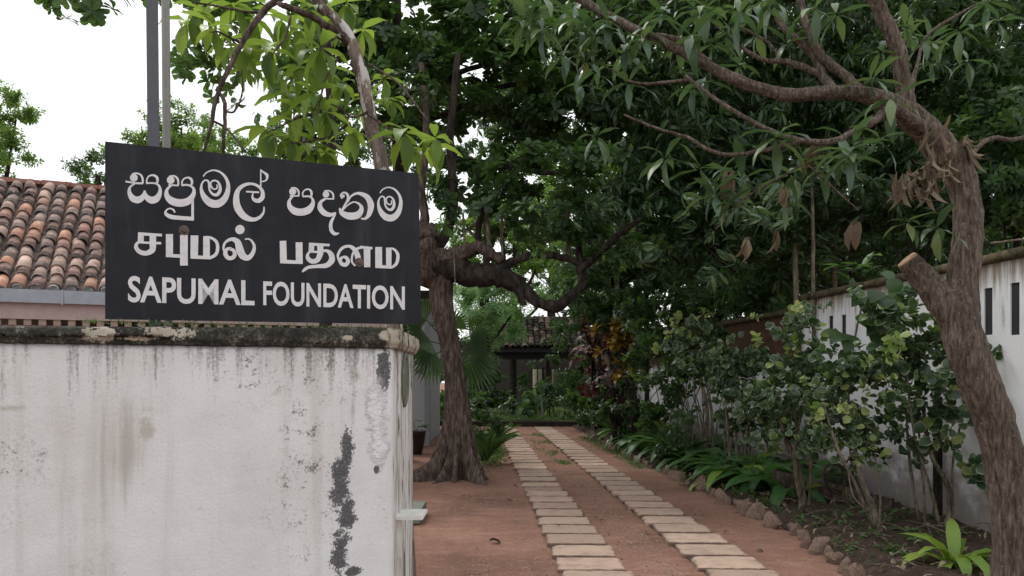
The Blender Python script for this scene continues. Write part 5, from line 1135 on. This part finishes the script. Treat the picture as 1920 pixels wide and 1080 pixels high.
# ================================================================ LILIES
LR = [(1440, 915), (1390, 900), (1345, 885), (1300, 870), (1260, 855), (1225, 845), (1500, 925)]
where = ['right end of the row by the woody stem', 'second from the right end of the row', 'third from the right end, beside yellowing leaves', 'fourth from the right end of the row', 'fifth from the right end, tallest in the row', 'sixth from the right end of the row', 'seventh from the right end of the row', 'eighth from the right end of the row', 'ninth from the right end, near the far stones', 'tenth from the right, at the far end of the row']+['back row nearest the dense small-leaved shrub', 'back row second from the right', 'back row in the middle, behind the tallest clump', 'back row fourth from the right', 'back row before the bare stems', 'back row at the far end', 'smaller clump behind the woody stem of the yellow-topped shrub']
for i, (a, b) in enumerate(((1470, 940), (1415, 925), (1365, 915), (1330, 895), (1290, 880), (1255, 868), (1220, 855), (1320, 868), (1195, 845), (1165, 832))+tuple(LR)):
    g = G(a, b); g.x += .12; T = thing('strap_lily', 'green strap-leaved lily, '+where[i], 'plant', g, 0, 'strap-leaved lilies along the bed')
    nl = 26 if 0 < i < 16 else 12
    for k in range(nl):
        an = k*2.4+random.uniform(-.3, .3); el = random.uniform(.8, 2.2)
        m_ = M_lily if not (i in (0, 2) and k % 5 == 0) else M_lilyy
        put_leaf(T, m_, 'strap', g+Vector((math.cos(an)*.03, math.sin(an)*.03, .02)), (math.cos(an)*.7, math.sin(an)*.7, el), random.uniform(.75, 1.1)*(1 if nl > 10 else .7), droop=random.choice((.8, 1.0, 1.2)), fold=.3, wid=random.uniform(.95, 1.25))
g = G(1790, 1072); T = thing('broad_lily', 'yellow green broad strap-leaved lily at the foot of the leaning tree', 'plant', g)
for (dx, dy, dz, L, dr) in ((-.45, -.1, 1.5, .42, .5), (-.25, -.1, 1.3, .45, 1.0), (-.1, -.3, 1.3, .5, 1.4), (.5, -.1, 1.2, .48, 1.2), (.2, -.4, .9, .42, 1.4), (-.6, .1, 1.0, .4, .9), (.1, .2, 1.6, .5, .7), (.55, .2, 1.0, .45, 1.2), (-.2, -.6, .8, .35, 1.3), (.35, -.5, 1.3, .4, 1.5), (-.35, -.3, .6, .36, 1.2), (-.3, .3, 1.5, .46, .8), (-.7, -.2, 1.2, .5, .9), (.7, -.1, 1.4, .5, 1.0), (.3, .4, 1.2, .5, .9), (-.5, -.5, 1.1, .45, 1.3), (0, -.5, 1.5, .5, 1.2), (.6, -.4, .8, .42, 1.3)):
    put_leaf(T, M_lilyy, 'strap', g+Vector((dx*.06, dy*.06, .02)), (dx, dy, dz), L*1.12, droop=dr, fold=.3, wid=1.25)
for i, (a, b, lab) in enumerate(((1560, 975, 'small straggly strap plant left of the middle shrub'), (1530, 950, 'thin arching strap plant beside the yellow-topped shrub'), (1620, 940, 'thin strap plant behind the middle shrub'), (1700, 1010, 'low weedy plant between the two nearest shrubs'))):
    g = G(a, b); T = thing('strap_plant', lab, 'plant', g)
    for k in range(7): an = k*2.4; put_leaf(T, M_lily, 'strap', g, (math.cos(an), math.sin(an), random.uniform(.5, 1.3)), random.uniform(.25, .45), droop=1.3, wid=.9, fold=.3)
WD_ = thing('weeds', 'low weeds and seedlings scattered over the bed', 'weeds', (3.5, 8, 0)); WD_['kind'] = 'stuff'
n = 260; yy = rng.uniform(6, 13, n); T_ = np.c_[edgex(yy)+.15+rng.random(n)**1.3*1.5, yy, np.full(n, .07)]
M_ = rot_to(np.c_[rng.normal(size=(n, 2))*.3, np.ones(n)], rng.random(n)*6)*(.06*rng.uniform(.5, 1.5, n))[:, None, None]
link('foliage', scatter(tpl('broad'), M_, T_), M_mgreen, WD_, kind='stuff')
# plank, hanging loop, twigs, litter
mb = MB(); a, b = Vector((3.35, 9.6, .28)), Vector((4.28, 8.4, .10)); d = b-a; q = d.to_track_quat('X', 'Z')
mb.box(0, d.length, -.02, .02, -.09, .09, Matrix.Translation(a) @ q.to_matrix().to_4x4()); tag(mb.build('fallen_plank', M_barkB), 'dark plank lying against the foot of the white wall', 'plank')
mb = MB(); c = Vector((wallx(8.9)-.07, 8.9, CH-(895-700)/F*8.9)); c.x = (1563-960)/F*8.9
pts = [c+Vector((.13*math.cos(t), .02*math.sin(3*t), .17*math.sin(t))) for t in np.linspace(0, 6.1, 14)]; mb.tube(pts, [.018]*14, 8, .2); pts = [c+Vector((.11*math.cos(t)+.02, -.03, .15*math.sin(t)-.02)) for t in np.linspace(1, 6.9, 12)]; mb.tube(pts, [.01]*12, 6, .2)
mb.tube([c+Vector((.1, 0, .1)), c+Vector((.2, 0, .25)), c+Vector((.3, .05, .35))], [.012, .01, .01], 6)
tag(mb.build('coiled_creeper', M_barkB, None, True), 'dark woody creeper stem coiled into a loop before the white wall', 'creeper')
mb = MB(); wallseg(7.94, 8.02, 0, 1.35, mb, .05, -.051)
tag(mb.build('wall_stake', M_barkD), 'dark upright stake standing against the white wall', 'stake')
TW = thing('twig_litter', 'bare twigs strewn over the bed soil near the wall', 'twigs', (3.8, 7.5, .1)); TW['kind'] = 'stuff'
mb = MB()
for i in range(60):
    y_ = random.uniform(5.6, 9.5); a = Vector((random.uniform(edgex(y_)+.25, wallx(y_)-.1), y_, .1)); th = random.uniform(0, 3.1); L = random.uniform(.1, .45); e = a+Vector((math.cos(th)*L, math.sin(th)*L, random.uniform(-.02, .05)))
    mb.tube([a, (a+e)/2+Vector((0, 0, .02)), e], [.006, .005, .003], 5)
mb.build('twigs', M_barkS, TW, kind='stuff')
def litter(name, label, n, f, size, mats=M_dead):
    V = np.array([f() for _ in range(n)]); v, fc, e = leaf('broad', .9, .5, .5); v2, f2, e2 = leaf('lance', .5, .8, .5)
    tp = [(v, fc, np.zeros(len(fc)), e), (v2, f2, np.full(len(f2), .5), e2)]
    Mx = rot_to(np.c_[rng.normal(size=(n, 2))*.35, np.ones(n)], rng.random(n)*6.28)*(size*rng.uniform(.5, 1.4, n))[:, None, None]
    o = link(name, scatter(tp, Mx, V, name), mats); tag(o, label, 'leaf litter', kind='stuff')
def fb():
    y_ = random.uniform(5.2, 13); return (random.uniform(edgex(y_)+.05, wallx(y_)), y_, .095+.03*random.random())
litter('leaf_litter', 'dry leaf litter scattered over the dark planting bed', 420, fb, .08)
def fd_():
    y_ = random.uniform(5, 20); x = random.gauss(1.2, 1.4); return (min(max(x, -1.4), edgex(y_)), y_, .004)
litter('leaf_crumbs', 'small dry leaf crumbs scattered over the red earth', 1000, fd_, .032)
def pebble_field():
    n = 11000; mbv = []; v = np.array([(1, 0, 0), (-.5, .8, 0), (-.5, -.8, 0), (0, 0, .8)]); f = np.array([(0, 1, 3), (1, 2, 3), (2, 0, 3)])
    yy = 4.8+rng.random(n)**1.6*8; xx = np.where(rng.random(n) < .45, rng.uniform(-.9, 2.7, n), .36-.053*(yy-6.3)+np.where(rng.random(n) < .5, rng.normal(-.02, .12, n), rng.normal(.85, .22, n))); T_ = np.c_[xx, yy, np.full(n, -.004)]
    k = [not near_strip(a, b) or random.random() < .15 for a, b in zip(xx, yy)]; T_ = T_[k]; n = len(T_)
    Mx = rot_to(np.c_[rng.normal(size=(n, 2))*.3, np.ones(n)], rng.random(n)*6.28)*(rng.uniform(.003, .011, n))[:, None, None]
    o = link('gravel', scatter([(v, f, np.zeros(3), np.zeros(4))], Mx, T_), plain('small gravel', (.27, .19, .155), .9, .4, 30)); tag(o, 'fine gravel grains lying on the red earth', 'gravel', kind='stuff')
pebble_field()
for i, (a, b, s, lab) in enumerate(((918, 1017, .16, 'dark curled fallen leaf on the bare red earth left of the pavers'), (1214, 1001, .10, 'brown fallen leaf between the paver strips'), (951, 940, .09, 'light brown fallen leaf left of the near pavers'), (962, 912, .09, 'dark fallen leaf beside the sunken pavers'), (1045, 990, .08, 'small fallen leaf on a left strip paver'), (1024, 1028, .06, 'pale yellow fallen leaf by the edge of the left strip'), (1132, 978, .07, 'pale fallen leaf between the strips near their middle'), (1366, 1000, .08, 'tan fallen leaf right of the right strip'), (891, 1030, .05, 'tiny tan fallen leaf near the end of the whitewashed wall'), (1225, 924, .11, 'yellow green fallen leaf beside the lilies'), (1418, 1034, .10, 'brown fallen leaf near the edging stones'), (872, 932, .07, 'small dark fallen leaf in front of the buttress roots'))):
    g = G(a, b); g.z = .018 if i == 4 else .012; an = random.uniform(0, 3)
    o = put_leaf(None, (M_dead if i not in (5, 9) else M_lilyy) if i not in (0, 3) else M_barkD, 'broad', g, (math.cos(an), math.sin(an)*.4, .25), s, droop=.8, fold=.7, name='fallen_leaf')
    tag(o, lab, 'leaf', 'fallen leaves on the drive')
print('TRIS', TRIS, 'OBJ', len(bpy.data.objects))
